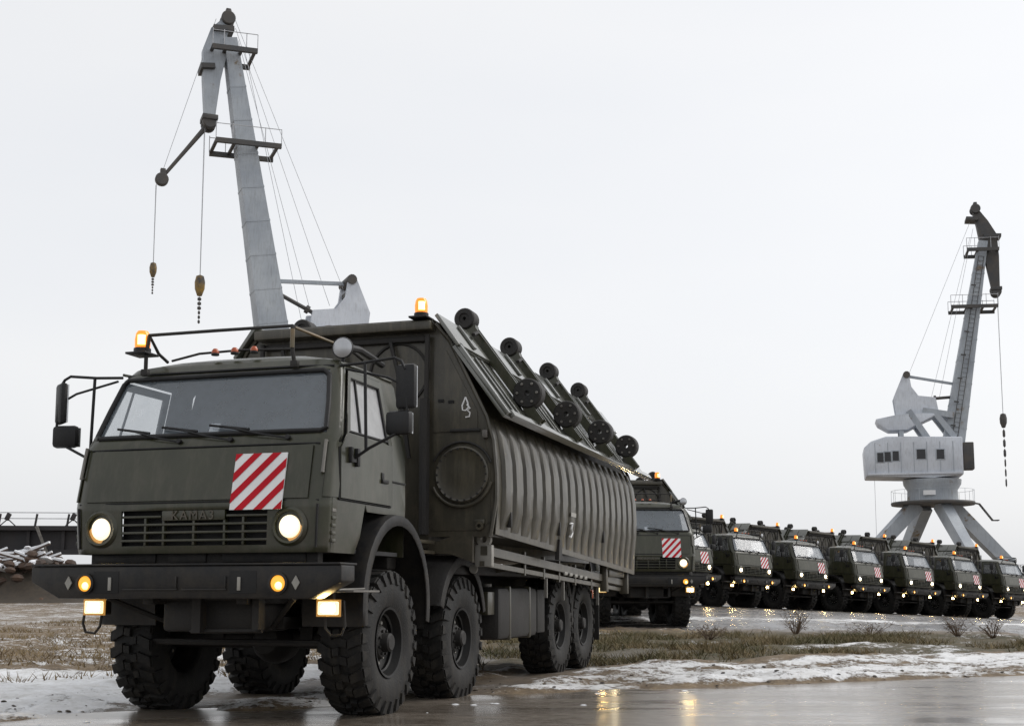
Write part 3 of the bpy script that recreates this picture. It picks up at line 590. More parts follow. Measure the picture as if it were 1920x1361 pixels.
    mb = MB(); mb.tube([(1.18, -.86, 1.0), (.75, -.45, .76)], .022, 7); mb.tube([(1.18, .86, 1.0), (.75, .45, .76)], .022, 7); mb.tube([(.55, -.85, .62), (.55, .85, .62)], .03, 8); mb.box(1.1, 1.2, -.05, .03, .72, 1.0); mb.box(1.1, 1.2, .5, .56, .75, 1.0); mb.tube([(1.12, -.1, .73), (1.12, .55, .74)], .02, 6); mb.build('steering_rods', 'chassis', root)
    for sg in (-1, 1):
        mb = MB(); mb.box(-4.55, -3.0, sg*.98-.27, sg*.98+.27, .52, 1.10, .06); tk = mb.build('fuel_tank', 'chassis', root)
        for x in (-4.2, -3.4): MB().box(x-.03, x+.03, sg*.98-.28, sg*.98+.28, .51, 1.115, .02).build('tank_strap', 'olive', tk)
        MB().disc((-3.15, sg*1.05, 1.10), (0, 0, 1), .06, .04, 16).build('tank_cap', 'steel', tk)
        mb = MB(); mb.box(-2.95, -2.72, sg*1.12-.05, sg*1.12+.09, .80, 1.05, .01); mb.build('tool_box', 'olive', root)
        mb = MB(); mb.box(-4.95, -4.62, sg*.98-.25, sg*.98+.25, .55, 1.08, .02); mb.build('battery_box', 'chassis', root)
        MB().disc((-1.98, sg*1.30, 1.28), (1, 0, 0), .045, .03, 16).build('round_reflector', 'grey', root)
        MB().box(-8.0, -7.96, sg*1.0-.22, sg*1.0+.22, .35, .95, .01).build('mud_flap', 'rubber', root)
        MB().box(-8.52, -8.46, sg*.85-.16, sg*.85+.16, .95, 1.08, .01).build('tail_lamp', 'redlens', root)
    # things behind the cab: air cleaner, exhaust stack
    mb = MB(); mb.box(-.62, -.40, -1.0, 1.0, 1.25, 1.75, .03); mb.disc((-.62, .85, 1.72), (0, 0, 1), .17, .75, 18); mb.build('air_cleaner', 'chassis', root)
    mb = MB(); mb.tube([(-.55, -.95, 1.3), (-.55, -.95, 2.6), (-.62, -.95, 2.75)], .07, 12); mb.build('exhaust_stack', 'chassis', root)
    mb = MB()
    for z in (1.42, 1.52): mb.box(-1.5, -.72, .55, 1.05, z, z+.035, .005)
    mb.build('catwalk', 'olive2', root)
    for i, x in enumerate(AXX):
        for sg in (-1, 1): add_wheel(root, x, sg, .612-(.03 if i == 1 else 0))
    # loading platform that carries the folded section
    mb = MB(); mb.box(-8.5, -1.75, -1.15, 1.15, 1.225, 1.36, .015); mb.build('load_platform', 'chassis', root)
    for sg in (-1, 1):
        zr = lambda x: 1.46+(x+1.8)*.042
        mb = MB(); mb.beam((-1.75, sg*1.48, zr(-1.75)), (-8.35, sg*1.48, zr(-8.35)), .07, .09); mb.beam((-1.75, sg*1.46, zr(-1.75)-.13), (-8.35, sg*1.46, zr(-8.35)-.10), .05, .05); mb.build('side_rail', 'olive2', root)
        for k, x in enumerate((-3.2, -4.0, -4.7, -5.5, -6.4, -7.4)):
            mb = MB(); mb.beam((x, sg*1.47, zr(x)-.17), (x, sg*1.47, zr(x)+.09), .04, .05); mb.beam((x, sg*1.15, 1.29), (x, sg*1.47, zr(x)-.06), .05, .06); mb.build('rail_bracket', 'olive2', root)
        for k, x in enumerate((-4.2, -5.0, -6.9)): MB().beam((x, sg*1.45, zr(x)-.38), (x, sg*1.45, zr(x)-.12), .035, .035).build('hook_stub', 'steel', root)
        for k in range(5): MB().obox((-4.9-.26*k, sg*1.51, zr(-4.9-.26*k)-.055), (.14, .03, .045), Matrix.Identity(3), .012).build('locking_lug', 'grey', root)
        MB().box(-8.15, -7.15, sg*1.52-.05, sg*1.52+.05, 1.26, 1.37, .01).build('locker', 'olive2', root)
        MB().box(-8.42, -8.32, sg*1.52-.06, sg*1.52+.06, 1.02, 1.40, .01).build('end_post', 'olive2', root); MB().box(-7.05, -6.95, sg*1.52-.05, sg*1.52+.05, 1.05, 1.5, .01).build('end_post', 'olive2', root)
        mb = MB(); mb.box(-1.84, -1.76, sg*1.47-.09, sg*1.47+.09, 1.30, 1.52, .01); mb.lathe([(.035, -.03), (.075, -.03), (.075, .03), (.035, .03), (.035, -.03)], (-1.8, sg*1.47, 1.575), (1, 0, 0), 18); mb.build('lifting_eye', 'grey', root)
        mb = MB(); mb.prism([(.95, 1.52), (1.20, 1.60), (1.42, 1.60), (1.42, 1.34), (1.2, 1.42), (.95, 1.44)], lambda p, k: (-1.62+.05*k, sg*p[0], p[1])); mb.build('support_bracket', 'olive2', root)
    return root

# ================================================================== folded floating-bridge section carried by a truck
PROF = [(1.0, 3.78), (1.16, 3.60), (1.56, 2.80), (1.63, 2.55), (1.66, 2.2), (1.66, 1.95), (1.60, 1.60)]
def make_section():
    root = empty('folded_bridge_section'); XF, XR = -1.60, -8.55
    full = PROF+[(.95, 1.60), (.95, 1.48), (-.95, 1.48), (-.95, 1.60)]+[(-a, b) for a, b in PROF[::-1]]
    sh = [(a*.985, 1.45+(b-1.45)*.992) for a, b in full]
    mb = MB(); mb.prism(sh, lambda p, k: (XR if k else XF-.0, p[0], p[1])); mb.build('hull', 'olive2', root, 25)
    # end plates: rim tube, panels, round hatch with bolts
    for xe, dx in ((XF, 1), (XR, -1)):
        for sg in (-1, 1):
            mb = MB(); mb.tube([(xe+dx*.01, sg*a, b) for a, b in PROF], .022, 6); mb.build('end_rim', 'olive2', root)
            if dx > 0:
                mb = MB(); mb.prism([(.99, 3.50), (1.12, 3.50), (1.46, 2.86), (1.46, 2.66), (.99, 2.66)], lambda p, k: (XF+.012*k-.002, sg*p[0], p[1])); mb.build('end_panel', 'olive2', root)
                mb = MB(); mb.prism([(.98, 2.62), (1.52, 2.62), (1.60, 2.3), (1.60, 1.75), (1.5, 1.66), (.98, 1.66)], lambda p, k: (XF+.010*k-.002, sg*p[0], p[1])); mb.build('end_panel', 'olive2', root)
                c = Vector((XF+.006, sg*1.30, 2.22))
                ht = MB().lathe([(.285, 0), (.285, .03), (.27, .04), (.25, .028), (.10, .036), (0, .038)], c, (1, 0, 0), 40).build('round_hatch', 'olive2', root)
                for k in range(22):
                    a = 2*math.pi*k/22; MB().disc(c+Vector((.028, math.cos(a)*.262, math.sin(a)*.262)), (1, 0, 0), .012, .018, 6).build('hatch_bolt', 'chassis', ht)
                MB().tube([c+Vector((.03, sg*math.cos(a)*.325, math.sin(a)*.325)) for a in np.linspace(-2.75, -.25, 18)], .016, 7).build('hatch_gutter', 'olive2', ht)
                MB().tube([c+Vector((.02, sg*math.cos(a)*.33, math.sin(a)*.33)) for a in np.linspace(.35, 2.7, 16)], .012, 7).build('hatch_gutter', 'chassis', ht)
                for y, z in ((1.07, 2.98), (1.18, 2.965)): MB().box(XF, XF+.02, sg*y-.03, sg*y+.03, z-.015, z+.015).build('vent_slot', 'recess', root)
                MB().box(XF, XF+.025, sg*1.33-.16, sg*1.33+.16, 2.655, 2.685, .004).build('hinge_bar', 'chassis', root)
                mb = MB(); mb.tube([(XF+.07, sg*.94, 3.66), (XF+.07, sg*.93, 3.0), (XF+.07, sg*.92, 1.72)], .028, 8); mb.tube([(XF+.07, sg*.915, 3.0), (XF+.07, sg*.915, 1.62)], .055, 8); mb.build('front_post', 'chassis', root)
                MB().obox((XF+.03, sg*1.55, 2.62), (.06, .05, .08), Matrix.Identity(3), .01).build('latch', 'steel', root)
                mb = MB(); mb.obox((XF+.03, sg*1.50, 1.74), (.05, .10, .05), Matrix.Identity(3), .01); mb.lathe([(.02, -.02), (.04, -.02), (.04, .02), (.02, .02), (.02, -.02)], (XF+.05, sg*1.50, 1.70), (1, 0, 0), 14); mb.build('shackle', 'olive2', root)
    MB().box(XF-.0, XF+.16, -1.0, 1.0, 3.70, 3.795, .012).build('front_header', 'olive2', root)
    MB().box(XF, XF+.06, -.94, .94, 3.60, 3.66, .01).build('header_pipe', 'chassis', root)
    for y in (-.62, 0.05, .62): MB().tube([(XF+.05, y-.1, 3.62), (XF+.09, y, 3.30), (XF+.05, y+.12, 2.4)], .022, 6).build('hose', 'chassis', root)
    mb = MB(); mb.lathe([(.30, 0), (.31, .02), (.33, .02), (.33, 0)], (XF, .60, 3.28), (1, 0, 0), 28); mb.build('ring_seam', 'chassis', root)
    # painted marks
    mb = MB(); c = (XF+.014, 1.335, 2.90)
    for pl in ([(.00, .10), (-.035, .02), (-.03, -.025), (.0, -.03), (.03, .0), (.02, .05), (.00, .10)], [(.012, .03), (.045, -.01), (.02, -.03), (.045, -.05), (.04, -.09), (.0, -.095)]):
        mb.tube([(c[0], c[1]+a*1.05, c[2]+b*1.05) for a, b in pl], .008, 5)
    mb.build('painted_mark', 'white', root)
    zb = lambda x: 1.62+(x-XF)*.045
    NR = 18; pitch = (XF-.10-(XR+.05))/NR
    for sg in (-1, 1):
        base = [(1.575, 2.80), (1.63, 2.60), (1.665, 2.35), (1.675, 2.1), (1.665, 1.85), (1.645, None)]
        mb = MB(); mb.grid([[(x, sg*(a), zb(x) if b is None else b) for a, b in base] for x in (XF-.02, XR/2+XF/2, XR+.02)])
        pnl = solid(mb.build('side_panel', 'olive2', root, 40), .02)
        for k in range(NR):
            xa = XF-.10-pitch*(k+.10); xb = xa-pitch*.72; rows = []
            st = [(1.578, 2.79)]+[(1.63, 2.60), (1.665, 2.35), (1.675, 2.1), (1.665, 1.85), (1.65, zb(xa)+.06)]
            for i, (a, b) in enumerate(st):
                h = .045 if 0 < i < len(st)-1 else .006
                rows.append([(xa, sg*(a+.002), b), (xa-.018, sg*(a+h*.9), b), ((xa+xb)/2, sg*(a+h), b), (xb+.018, sg*(a+h*.9), b), (xb, sg*(a+.002), b)])
            mb = MB(); mb.grid(rows); mb.build('rib', 'olive2', pnl, 50)
        if sg > 0:
            mb = MB(); x0 = -4.35
            mb.tube([(x0+.05, 1.728, 1.86), (x0-.06, 1.728, 1.87), (x0-.02, 1.726, 1.80), (x0-.08, 1.724, 1.76), (x0-.02, 1.72, 1.70), (x0+.05, 1.72, 1.71)], .012, 5); mb.build('painted_mark', 'white', root)
            MB().box(-4.62, -4.38, 1.715, 1.722, 1.95, 2.0).build('data_plate', 'grey', root)
        for x in (-1.95, -3.9, -6.2): MB().obox((x, sg*1.69, 1.78), (.05, .05, .16), Matrix.Identity(3), .01).build('side_latch', 'chassis', root)
        MB().prism([(0, 0), (.16, 0), (.12, .24), (.04, .24)], lambda p, k: (-3.95-p[0], sg*(1.63+.05*k), 1.42+p[1])).build('rail_clamp', 'chassis', root)
        # roof leaves
        def sl(t, o=0.0):                                    # t 0 = ridge .. 1 = eave ; o = height off the leaf
            y = 1.0+t*.74; z = 3.80-t*1.02; n = Vector((0, .81, .587)); return (sg*(y+n.y*o), z+n.z*o)
        def leaf(t0, t1, o0, o1, xa, xb, nm, mat='olive2', bev=.006):
            a = sl(t0, o0); b = sl(t1, o0); c = sl(t1, o1); d = sl(t0, o1)
            mb = MB(); mb.hexa([(xa, *a), (xb, *a), (xb, *b), (xa, *b), (xa, *d), (xb, *d), (xb, *c), (xa, *c)], bev); return mb.build(nm, mat, root)
        XE = -9.05
        leaf(-.03, .30, .045, .085, XF+.08, XE, 'upper_leaf', 'oliveleaf'); leaf(.27, 1.0, .0, .04, XF+.05, XE, 'lower_leaf', 'oliveleaf')
        leaf(.27, 1.0, .042, .085, XF+.055, XF-.05, 'leaf_rim', 'oliveleaf'); leaf(.965, 1.03, .0425, .10, XF-.052, XE+.01, 'eave_lip', 'oliveleaf')
        arms = (-2.62, -4.30, -6.08, -7.80)
        for x in arms:
            for dx_ in (-.42, .42, .62): leaf(.34, .94, .042, .066, x+dx_+.03, x+dx_-.03, 'leaf_stiffener', 'oliveleaf')
            leaf(.02, .27, .088, .12, x+.62, x+.55, 'leaf_stiffener', 'oliveleaf')
            p0 = sl(-.14, .115); p1 = sl(1.0, .12)
            mb = MB()
            for dx_ in (-.055, .055): mb.beam((x+dx_, *p0), (x+dx_, *p1), .03, .11, up=(0, sg*.81, .587))
            for t in (.1, .3, .85): a = sl(t, .12); mb.tube([(x-.06, *a), (x+.06, *a)], .03, 8)
            mb.beam((x, *sl(.73, .11)), (x, *sl(.73, .165)), .09, .10)
            am = mb.build('hinge_arm', 'olive', root)
            a = sl(-.16, .13); MB().lathe([(.02, -.10), (.105, -.10), (.118, -.085), (.118, .085), (.105, .10), (.06, .10), (.055, .085), (.02, .085), (.02, -.10)], (x, *a), (1, 0, 0), 26).build('roller', 'chassis', am)
            a = sl(.73, .205); MB().lathe([(.03, -.09), (.15, -.09), (.165, -.07), (.165, .07), (.15, .09), (.03, .09), (.03, -.09)], (x, *a), (1, 0, 0), 30).build('roller', 'chassis', am)
            for k in range(6):
                q = k*math.pi/3; MB().disc(Vector((x+.088, a[0]+math.cos(q)*.11, a[1]+math.sin(q)*.11)), (1, 0, 0), .016, .02, 6).build('roller_bolt', 'steel', am)
            for t_, o0, t2_, o1, wd in ((.02, .06, -.08, .13, .12), (.86, .03, .85, .13, .10), (.95, .05, .97, .13, .1)): MB().beam((x, *sl(t_, o0)), (x, *sl(t2_, o1)), wd, wd).build('arm_bracket', 'olive', am)
            mb = MB(); b0 = sl(.05, .1); mb.tube([(x+.25, *sl(.06, .13)), (x+.12, *sl(.03, .16)), (x, *sl(.0, .14))], .022, 6); mb.build('arm_pin', 'chassis', am)
    MB().box(XE+.02, XF+.05, -.99, .99, 3.79, 3.83, .006).build('top_deck', 'olive2', root)
    mkbeacon(root, XF+.10, .88, 3.84)
    return root

truck = make_truck(); section = make_section()
def place(root, x, y, z, rz, tilt=0.0):
    root.location = (x, y, z); M = Matrix.Rotation(tilt, 3, 'Y') @ Matrix.Rotation(rz, 3, 'Z'); root.rotation_euler = M.to_euler()
TG, SG = 'olive bridge carrier trucks', 'folded bridge sections on the trucks'
followers = []
fol = [('follow', 3.3, 30.5, -98)]
row = [(7.1, 49.5), (10.09, 52.7), (13.41, 56.4), (16.75, 59.2), (19.95, 61.7), (23.25, 64.3), (26.6, 66.8)]
for i, (x, y) in enumerate([(3.3, 30.5)]+row):
    t2 = copy_tree(truck); s2 = copy_tree(section); rz = R(-84 if i == 0 else -51+(0, 1.2, -1.5, .4, 1.8, -.9, -1.6, .8)[i]); d = Vector((math.cos(rz), math.sin(rz)))
    ox, oy = x-d.x*1.29, y-d.y*1.29; gz = float(base_z(np.array(ox), np.array(oy)))
    tl = .0 if i == 0 else math.atan(.046)
    for o in (t2, s2): place(o, ox, oy, gz-.01, rz, tl)
    if i == 0:
        tag(t2, 'olive carrier truck driving behind the ribbed load, headlights lit, ahead of the parked row', 'truck', TG); tag(s2, 'olive folded bridge section carried by the truck driving ahead of the parked row', 'pontoon', SG)
    elif i == 1:
        tag(t2, 'olive truck at the start of the parked row, half hidden behind the truck driving up', 'truck', TG); tag(s2, 'olive folded bridge section on the half hidden first truck of the parked row', 'pontoon', SG)
    else:
        nth = ('second', 'third', 'fourth', 'fifth', 'sixth', 'seventh')[i-2]; tag(t2, 'olive truck parked %s in the lit-up row, counting from the truck driving up' % nth, 'truck', TG); tag(s2, 'olive folded bridge section on the %s truck of the parked row' % nth, 'pontoon', SG)
place(truck, -2.21, 11.43, 0.0, R(-106.97)); place(section, -2.21, 11.43, 0.0, R(-106.97))
tag(truck, 'large olive eight-wheeled truck with roof rack and striped board, front wheels on the wet road', 'truck', TG)
tag(section, 'olive folded bridge section with ribbed sides and roller arms on the large front truck', 'pontoon', SG)

# ================================================================== harbour cranes
def turned(P, D, dev, A):                     # the flat measurements of the crane, for a crane turned by dev towards the viewer's side
    c, sn = math.cos(dev), math.sin(dev)
    def q(p): u = p[0]/(c+(A+p[0])*sn/D); return (u, 1.05+(p[1]-1.05)*(1-u*sn/D))
    R_ = dict(P)
    for k in ('tip', 'base', 'apex', 'link_boom', 'strut_a', 'strut_b', 'arm'):
        if k in P: R_[k] = q(P[k])
    R_['jib'] = [q(p) for p in P['jib']]; R_['ropes'] = [(q(a), q(b)) for a, b in P['ropes']]; R_['stubs'] = [(*q(p), p[2]) for p in P['stubs']]
    R_['hooks'] = [(q((h[0], h[1]))[0], q((h[0], h[1]))[1], q((h[0], h[2]))[1], q((h[0], h[3]))[1], h[4]) for h in P['hooks']]
    return R_
def make_crane(name, loc, yaw, P, label):
    root = empty(name, loc, (0, 0, yaw)); V = lambda u, z, y=0: Vector((u, y, z))
    # portal: four legs with bogies, ring platform, conical column
    for k in range(4):
        az = P['leg_rot']+k*math.pi/2; c_, s_ = math.cos(az), math.sin(az); Q = lambda r, z: Vector((c_*r, s_*r, z))
        mb = MB(); mb.beam(Q(1.5, 8.4), Q(6.6, 3.4), 1.0, 1.15, wa1=.85, wb1=1.0); mb.beam(Q(6.6, 3.9), Q(6.7, 1.0), 1.0, 1.0); lg = mb.build('portal_leg', 'crane', root)
        mb = MB(); c = Q(6.7, 0); mb.box(c.x-1.5, c.x+1.5, c.y-.35, c.y+.35, .35, 1.1, .05)
        for q in (-1, 1): mb.disc((c.x+q*1.0, c.y-.3, .35), (0, 1, 0), .35, .6, 16)
        mb.build('bogie', 'cranedark', lg)
    mb = MB(); mb.lathe([(0, 8.35), (3.4, 8.35), (3.45, 8.5), (3.4, 8.62), (0, 8.62)], (0, 0, 0), (0, 0, 1), 32); rg = mb.build('ring_platform', 'cranedark', root)
    mb = MB(); mb.tube([V(math.cos(a)*3.38, 9.6, math.sin(a)*3.38) for a in np.linspace(0, 2*math.pi, 33)], .014, 5)
    for k in range(16): a = k*math.pi/8; mb.tube([V(math.cos(a)*3.38, 8.6, math.sin(a)*3.38), V(math.cos(a)*3.38, 9.6, math.sin(a)*3.38)], .014, 5)
    mb.build('railing', 'crane', rg)
    MB().lathe([(0, 8.6), (2.1, 8.6), (2.05, 9.6), (2.35, 10.1), (2.4, 10.5), (0, 10.5)], (0, 0, 0), (0, 0, 1), 28).build('slewing_column', 'crane', root)
    MB().box(-.9, .1, -2.2, -2.12, 9.1, 9.5).build('number_plate', 'white', root)
    mb = MB(); mb.tube([V(3.2, 8.5, -.6), V(3.7, 8.4, -.6), V(4.7, 7.0, -.6), V(5.2, 7.0, -.6)], .05, 6); mb.tube([V(3.2, 8.5, .1), V(3.7, 8.4, .1), V(4.7, 7.0, .1), V(5.2, 7.0, .1)], .05, 6)
    for k in range(9): t = k/8; mb.tube([V(3.7+1.0*t, 8.4-1.4*t, -.6), V(3.7+1.0*t, 8.4-1.4*t, .1)], .035, 5)
    mb.build('access_ladder', 'cranedark', root)
    # machine house
    u0, u1 = -5.5, 2.4
    prof = [(u0, 10.75), (u0-.1, 13.2), (u0+.5, 13.75), (u0+1.8, 14.15), (u0+3.2, 14.1), (u1, 13.95), (u1, 10.75), (0, 10.55)]
    mb = MB(); mb.prism(prof, lambda p, k: V(p[0], p[1], 2.1 if k else -2.1)); mb.bm.faces.ensure_lookup_table(); mb._bev(list(mb.bm.faces), .12); hs_ = mb.build('machine_house', 'cranelight', root)
    for uu, ww, zz in ((-4.25, .5, 12.35), (-3.65, .5, 12.4), (-3.0, .5, 12.45), (-.95, .7, 12.55), (.6, .6, 12.5)):
        f = MB().box(uu-ww/2-.08, uu+ww/2+.08, -2.14, -2.10, zz-.48, zz+.48, .01).build('window', 'crane', hs_); MB().box(uu-ww/2, uu+ww/2, -2.155, -2.142, zz-.4, zz+.4).build('pane', 'cranepane', f)
        f = MB().box(uu-ww/2-.08, uu+ww/2+.08, 2.10, 2.14, zz-.48, zz+.48, .01).build('window', 'crane', hs_); MB().box(uu-ww/2, uu+ww/2, 2.142, 2.155, zz-.4, zz+.4).build('pane', 'cranepane', f)
    for k in range(7): MB().box(u0+.8+k*1.05, u0+.85+k*1.05, -2.125, -2.10, 10.9, 13.6).build('panel_seam', 'crane', hs_)
    MB().box(u0+.2, u1-.1, -2.3, -2.1, 10.85, 11.0).build('walkway', 'cranelight', hs_)
    mb = MB(); mb.box(2.42, 3.3, -1.9, -.6, 11.2, 13.5, .08); mb.build('operator_cab', 'cranedark', root)
    # A-frame mast on top of the house, counterweight beam
    for sy in (-1, 1):
        mb = MB(); mb.beam(V(-.3, 14.0, sy*1.1), V(-1.75, 16.4, sy*1.0), .6, .5); mb.beam(V(1.9, 14.0, sy*1.1), V(.3, 16.3, sy*1.0), .5, .45); mb.beam(V(-.6, 16.4, sy*1.0), V(1.9, 15.9, sy*1.1), .35, .5); mb.beam(V(-2.4, 14.0, sy), V(-2.4, 15.2, sy), .35, .35); mb.build('mast_leg', 'crane', root)
        mb = MB(); mb.prism([(-2.75, 16.0), (-2.95, 17.6), (-2.1, 19.6), (-1.6, 19.6), (-1.45, 18.5), (-.9, 17.7), (.5, 17.5), (.7, 16.3)], lambda p, k: V(p[0], p[1], sy*(.75+.25*k))); mb.build('mast_side_plate', 'cranelight', root)
    mb = MB()
    for z in (16.9, 17.9, 18.7): mb.box(-2.7+(z-16.5)*.3, -2.3+(z-16.5)*.3, -.8, .8, z, z+.25)
    mb.tube([V(-1.8, 19.55, -1.1), V(-1.8, 19.55, 1.1)], .3, 12); mb.build('mast_rungs', 'cranedark', root)
    mb = MB(); mb.prism([(-4.5, 15.75), (-4.3, 15.3), (-3.4, 14.75), (-1.9, 14.75), (-.5, 15.5), (.4, 15.9), (.3, 16.1), (-.6, 16.15), (-2.6, 16.1)], lambda p, k: V(p[0], p[1], 1.3 if k else -1.3)); mb.bm.faces.ensure_lookup_table(); mb._bev(list(mb.bm.faces), .08); mb.build('counterweight', 'cranelight', root)
    # boom and its platforms
    tip = P['tip']; base = P['base']; B = V(*base); T = V(*tip); dr = (T-B).normalized(); nn = Vector((dr.z, 0, -dr.x))
    mb = MB(); ks = (0, .12, .3, .65, 1.0); wz = (1.3, 1.75, 1.6, 1.2, .75); wy = (2.4, 1.8, 1.5, 1.25, 1.0); prev = None
    rings = []
    for t, a, b in zip(ks, wz, wy):
        p = B.lerp(T, t); rings.append([p+nn*a/2*s1+Vector((0, b/2*s2, 0)) for s1, s2 in ((-1, -1), (1, -1), (1, 1), (-1, 1))])
    vv = [[mb.bm.verts.new(q) for q in r] for r in rings]
    for a, b in zip(vv, vv[1:]):
        for k in range(4): mb.bm.faces.new((a[k], a[(k+1) % 4], b[(k+1) % 4], b[k]))
    mb.bm.faces.new(vv[0]); mb.bm.faces.new(vv[-1][::-1])
    bo = mb.build('boom', 'crane', root, 20)
    for k in range(7):
        t = .2+.1*k; p = B.lerp(T, t); MB().beam(p+Vector((0, -.62-.25*(1-t)-.25, 0))-nn*.5, p+Vector((0, -.62-.25*(1-t)-.25, 0))-nn*.1, .06, .12).build('boom_cleat', 'cranedark', bo)
    for k in range(9):                                      # riveted joint straps and a ladder along the boom
        t = .10+.095*k; p = B.lerp(T, t); a = float(np.interp(t, ks, wz))/2+.02; b = float(np.interp(t, ks, wy))/2+.02; mb = MB()
        mb.hexa([p+dr*h_+nn*a*s1+Vector((0, b*s2, 0)) for h_ in (-.06, .06) for s1, s2 in ((-1, -1), (1, -1), (1, 1), (-1, 1))]); mb.build('joint_strap', 'crane', bo)
    mb = MB()
    for q_ in (-.22, .22): mb.tube([B.lerp(T, .1)+nn*q_+Vector((0, -.98, 0)), B.lerp(T, .93)+nn*q_+Vector((0, -.64, 0))], .03, 5)
    for k in range(44): t = .1+.83*k/43; p = B.lerp(T, t)+Vector((0, -.98+.34*k/43, 0)); mb.tube([p-nn*.22, p+nn*.22], .02, 4)
    mb.build('boom_ladder', 'cranedark', bo)
    for t, L_ in ((P['plat_t'], 1.9), (.955, 1.3)):
        p = B.lerp(T, t); mb = MB()
        for sy in (-1, 1): mb.beam(p+Vector((-L_, sy*1.25, 0)), p+Vector((L_, sy*1.25, -.1)), .22, .28)
        for q in (-.9, -.3, .4, .95): mb.beam(p+Vector((L_*q, -1.3, 0)), p+Vector((L_*q, 1.3, 0)), .18, .12)
        pf = mb.build('boom_platform', 'cranedark', bo)
        for sy in (-1, 1):
            mb = MB()
            mb.tube([p+Vector((-L_, sy*1.3, 1.0)), p+Vector((L_, sy*1.3, .9))], .025, 5)
            for q in (-1, -.5, .5, 1): mb.tube([p+Vector((L_*q, sy*1.3, 0)), p+Vector((L_*q, sy*1.3, 1.0))], .025, 5)
            mb.build('railing', 'rope', pf)
    mb = MB(); tl = V(*P['link_boom']); ap = V(*P['apex'])
    mb.beam(tl, ap, .16, .22); mb.build('tie_bar', 'crane', root)
    mb = MB(); a, b = V(*P['strut_a']), V(*P['strut_b']); mb.tube([a, b], .13, 8); mb.tube([a.lerp(b, .3), a.lerp(b, .38)], .26, 8); mb.build('luffing_screw', 'cranedark', root)
    # jib: horse-head shape hanging from the boom tip
    J = [V(*q) for q in P['jib']]; wj = P['jib_w']; mb = MB(); vv = []
    for i, (p, a) in enumerate(zip(J, wj)):
        d = (J[min(i+1, len(J)-1)]-J[max(i-1, 0)]).normalized(); nj = Vector((d.z, 0, -d.x)); b = .5 if i in (0, len(J)-1) else .75
        vv.append([mb.bm.verts.new(p+nj*a/2*s1+Vector((0, b/2*s2, 0))) for s1, s2 in ((-1, -1), (1, -1), (1, 1), (-1, 1))])
    for a, b in zip(vv, vv[1:]):
        for k in range(4): mb.bm.faces.new((a[k], a[(k+1) % 4], b[(k+1) % 4], b[k]))
    mb.bm.faces.new(vv[0]); mb.bm.faces.new(vv[-1][::-1]); jb = mb.build('jib', P.get('jib_mat', 'crane'), root, 25)
    mb = MB(); mb.disc(J[0]+Vector((0, -.5, .1)), (0, 1, 0), .42, .3, 18); mb.disc(J[0]+Vector((0, .2, .1)), (0, 1, 0), .42, .3, 18); mb.obox(J[0]+Vector((0, 0, .45)), (.3, .8, .5), Matrix.Identity(3), .05); mb.build('sheave', 'cranedark', jb)
    mb = MB(); e = J[-1]; mb.disc(e+Vector((0, -.5, 0)), (0, 1, 0), .42, .4, 18); mb.disc(e+Vector((.0, .1, 0)), (0, 1, 0), .42, .4, 18); mb.obox(e+Vector((0, 0, .25)), (.9, 1.2, .3), Matrix.Identity(3), .04); mb.build('sheave', 'cranedark', jb)
    for q in P['stubs']:
        c = V(*q[:2]); MB().beam(c+Vector((-q[2]/2, 0, 0)), c+Vector((q[2]/2, 0, -.1)), 1.4, .28).build('jib_step', 'cranedark', jb)
    if 'arm' in P:
        mb = MB(); a = V(*P['arm']); mb.tube([e, e.lerp(a, .5), a], [.16, .12, .10], 8); mb.disc(a+Vector((0, -.2, -.1)), (0, 1, 0), .38, .4, 18); mb.obox(a+Vector((-.05, 0, .3)), (.3, .3, .5), Matrix.Identity(3), .04); mb.build('guide_arm', 'cranedark', jb)
    # ropes and hooks
    def rope(pts, nm='wire_rope', r=.016): MB().tube(pts, r, 5).build(nm, 'rope', root)
    for q in P['ropes']: rope([V(*q[0]), V(*q[1])])
    for (ux, z0, z1, z2, big) in P['hooks']:
        for dy in (-.15, .15): rope([V(ux, z0, dy), V(ux, z1, dy*.6)])
        s = 1.0 if big else .7
        mb = MB(); mb.lathe([(0, .1*s), (.22*s, .0), (.30*s, -.35*s), (.28*s, -.75*s), (.14*s, -1.15*s), (0, -1.2*s)], V(ux, z1), (0, 0, 1), 12); hk = mb.build('hook_block', 'yellow' if P.get('yel') else 'cranedark', root)
        mb = MB(); n = 6; L_ = z1-1.2*s-z2
        for k in range(n): zc = z1-1.2*s-L_*(k+.5)/n; mb.lathe([(0, L_*.45/n), (.11*s if k < 3 else .07*s, L_*.2/n), (.11*s if k < 3 else .07*s, -L_*.3/n), (0, -L_*.5/n)], V(ux, zc), (0, 0, 1), 8)
        mb.build('hook', 'cranedark', hk)
    return tag(root, label, 'crane', 'slewing harbour cranes')
# right-hand crane, boom leaning right
make_crane('harbour_crane', (35.9, 106.8, -.0), R(-14), turned(dict(leg_rot=R(14+8), tip=(5.3, 31.4), base=(1.45, 11.0), plat_t=.71, apex=(-1.8, 19.5), link_boom=(2.4, 18.8), strut_a=(-.3, 17.5), strut_b=(2.2, 17.7),
    jib=[(4.75, 34.2), (5.3, 33.0), (5.75, 31.8), (6.0, 30.0), (6.25, 26.9)], jib_w=[.5, 1.0, 1.45, 1.15, .6], jib_mat='cranedark', stubs=[(6.1, 31.9, 1.4), (4.4, 33.4, 1.0)],
    ropes=[((4.7, 34.2), (-1.7, 19.5)), ((4.2, 31.8), (.2, 17.5)), ((4.5, 32.6), (.9, 17.5)), ((-4.9, 10.6), (-4.9, 4.0))], hooks=[(6.35, 26.6, 16.2, 9.9, True)]), 106.8, R(14), 35.9),
    'grey slewing crane on splayed legs behind the parked row, whole machine house showing')
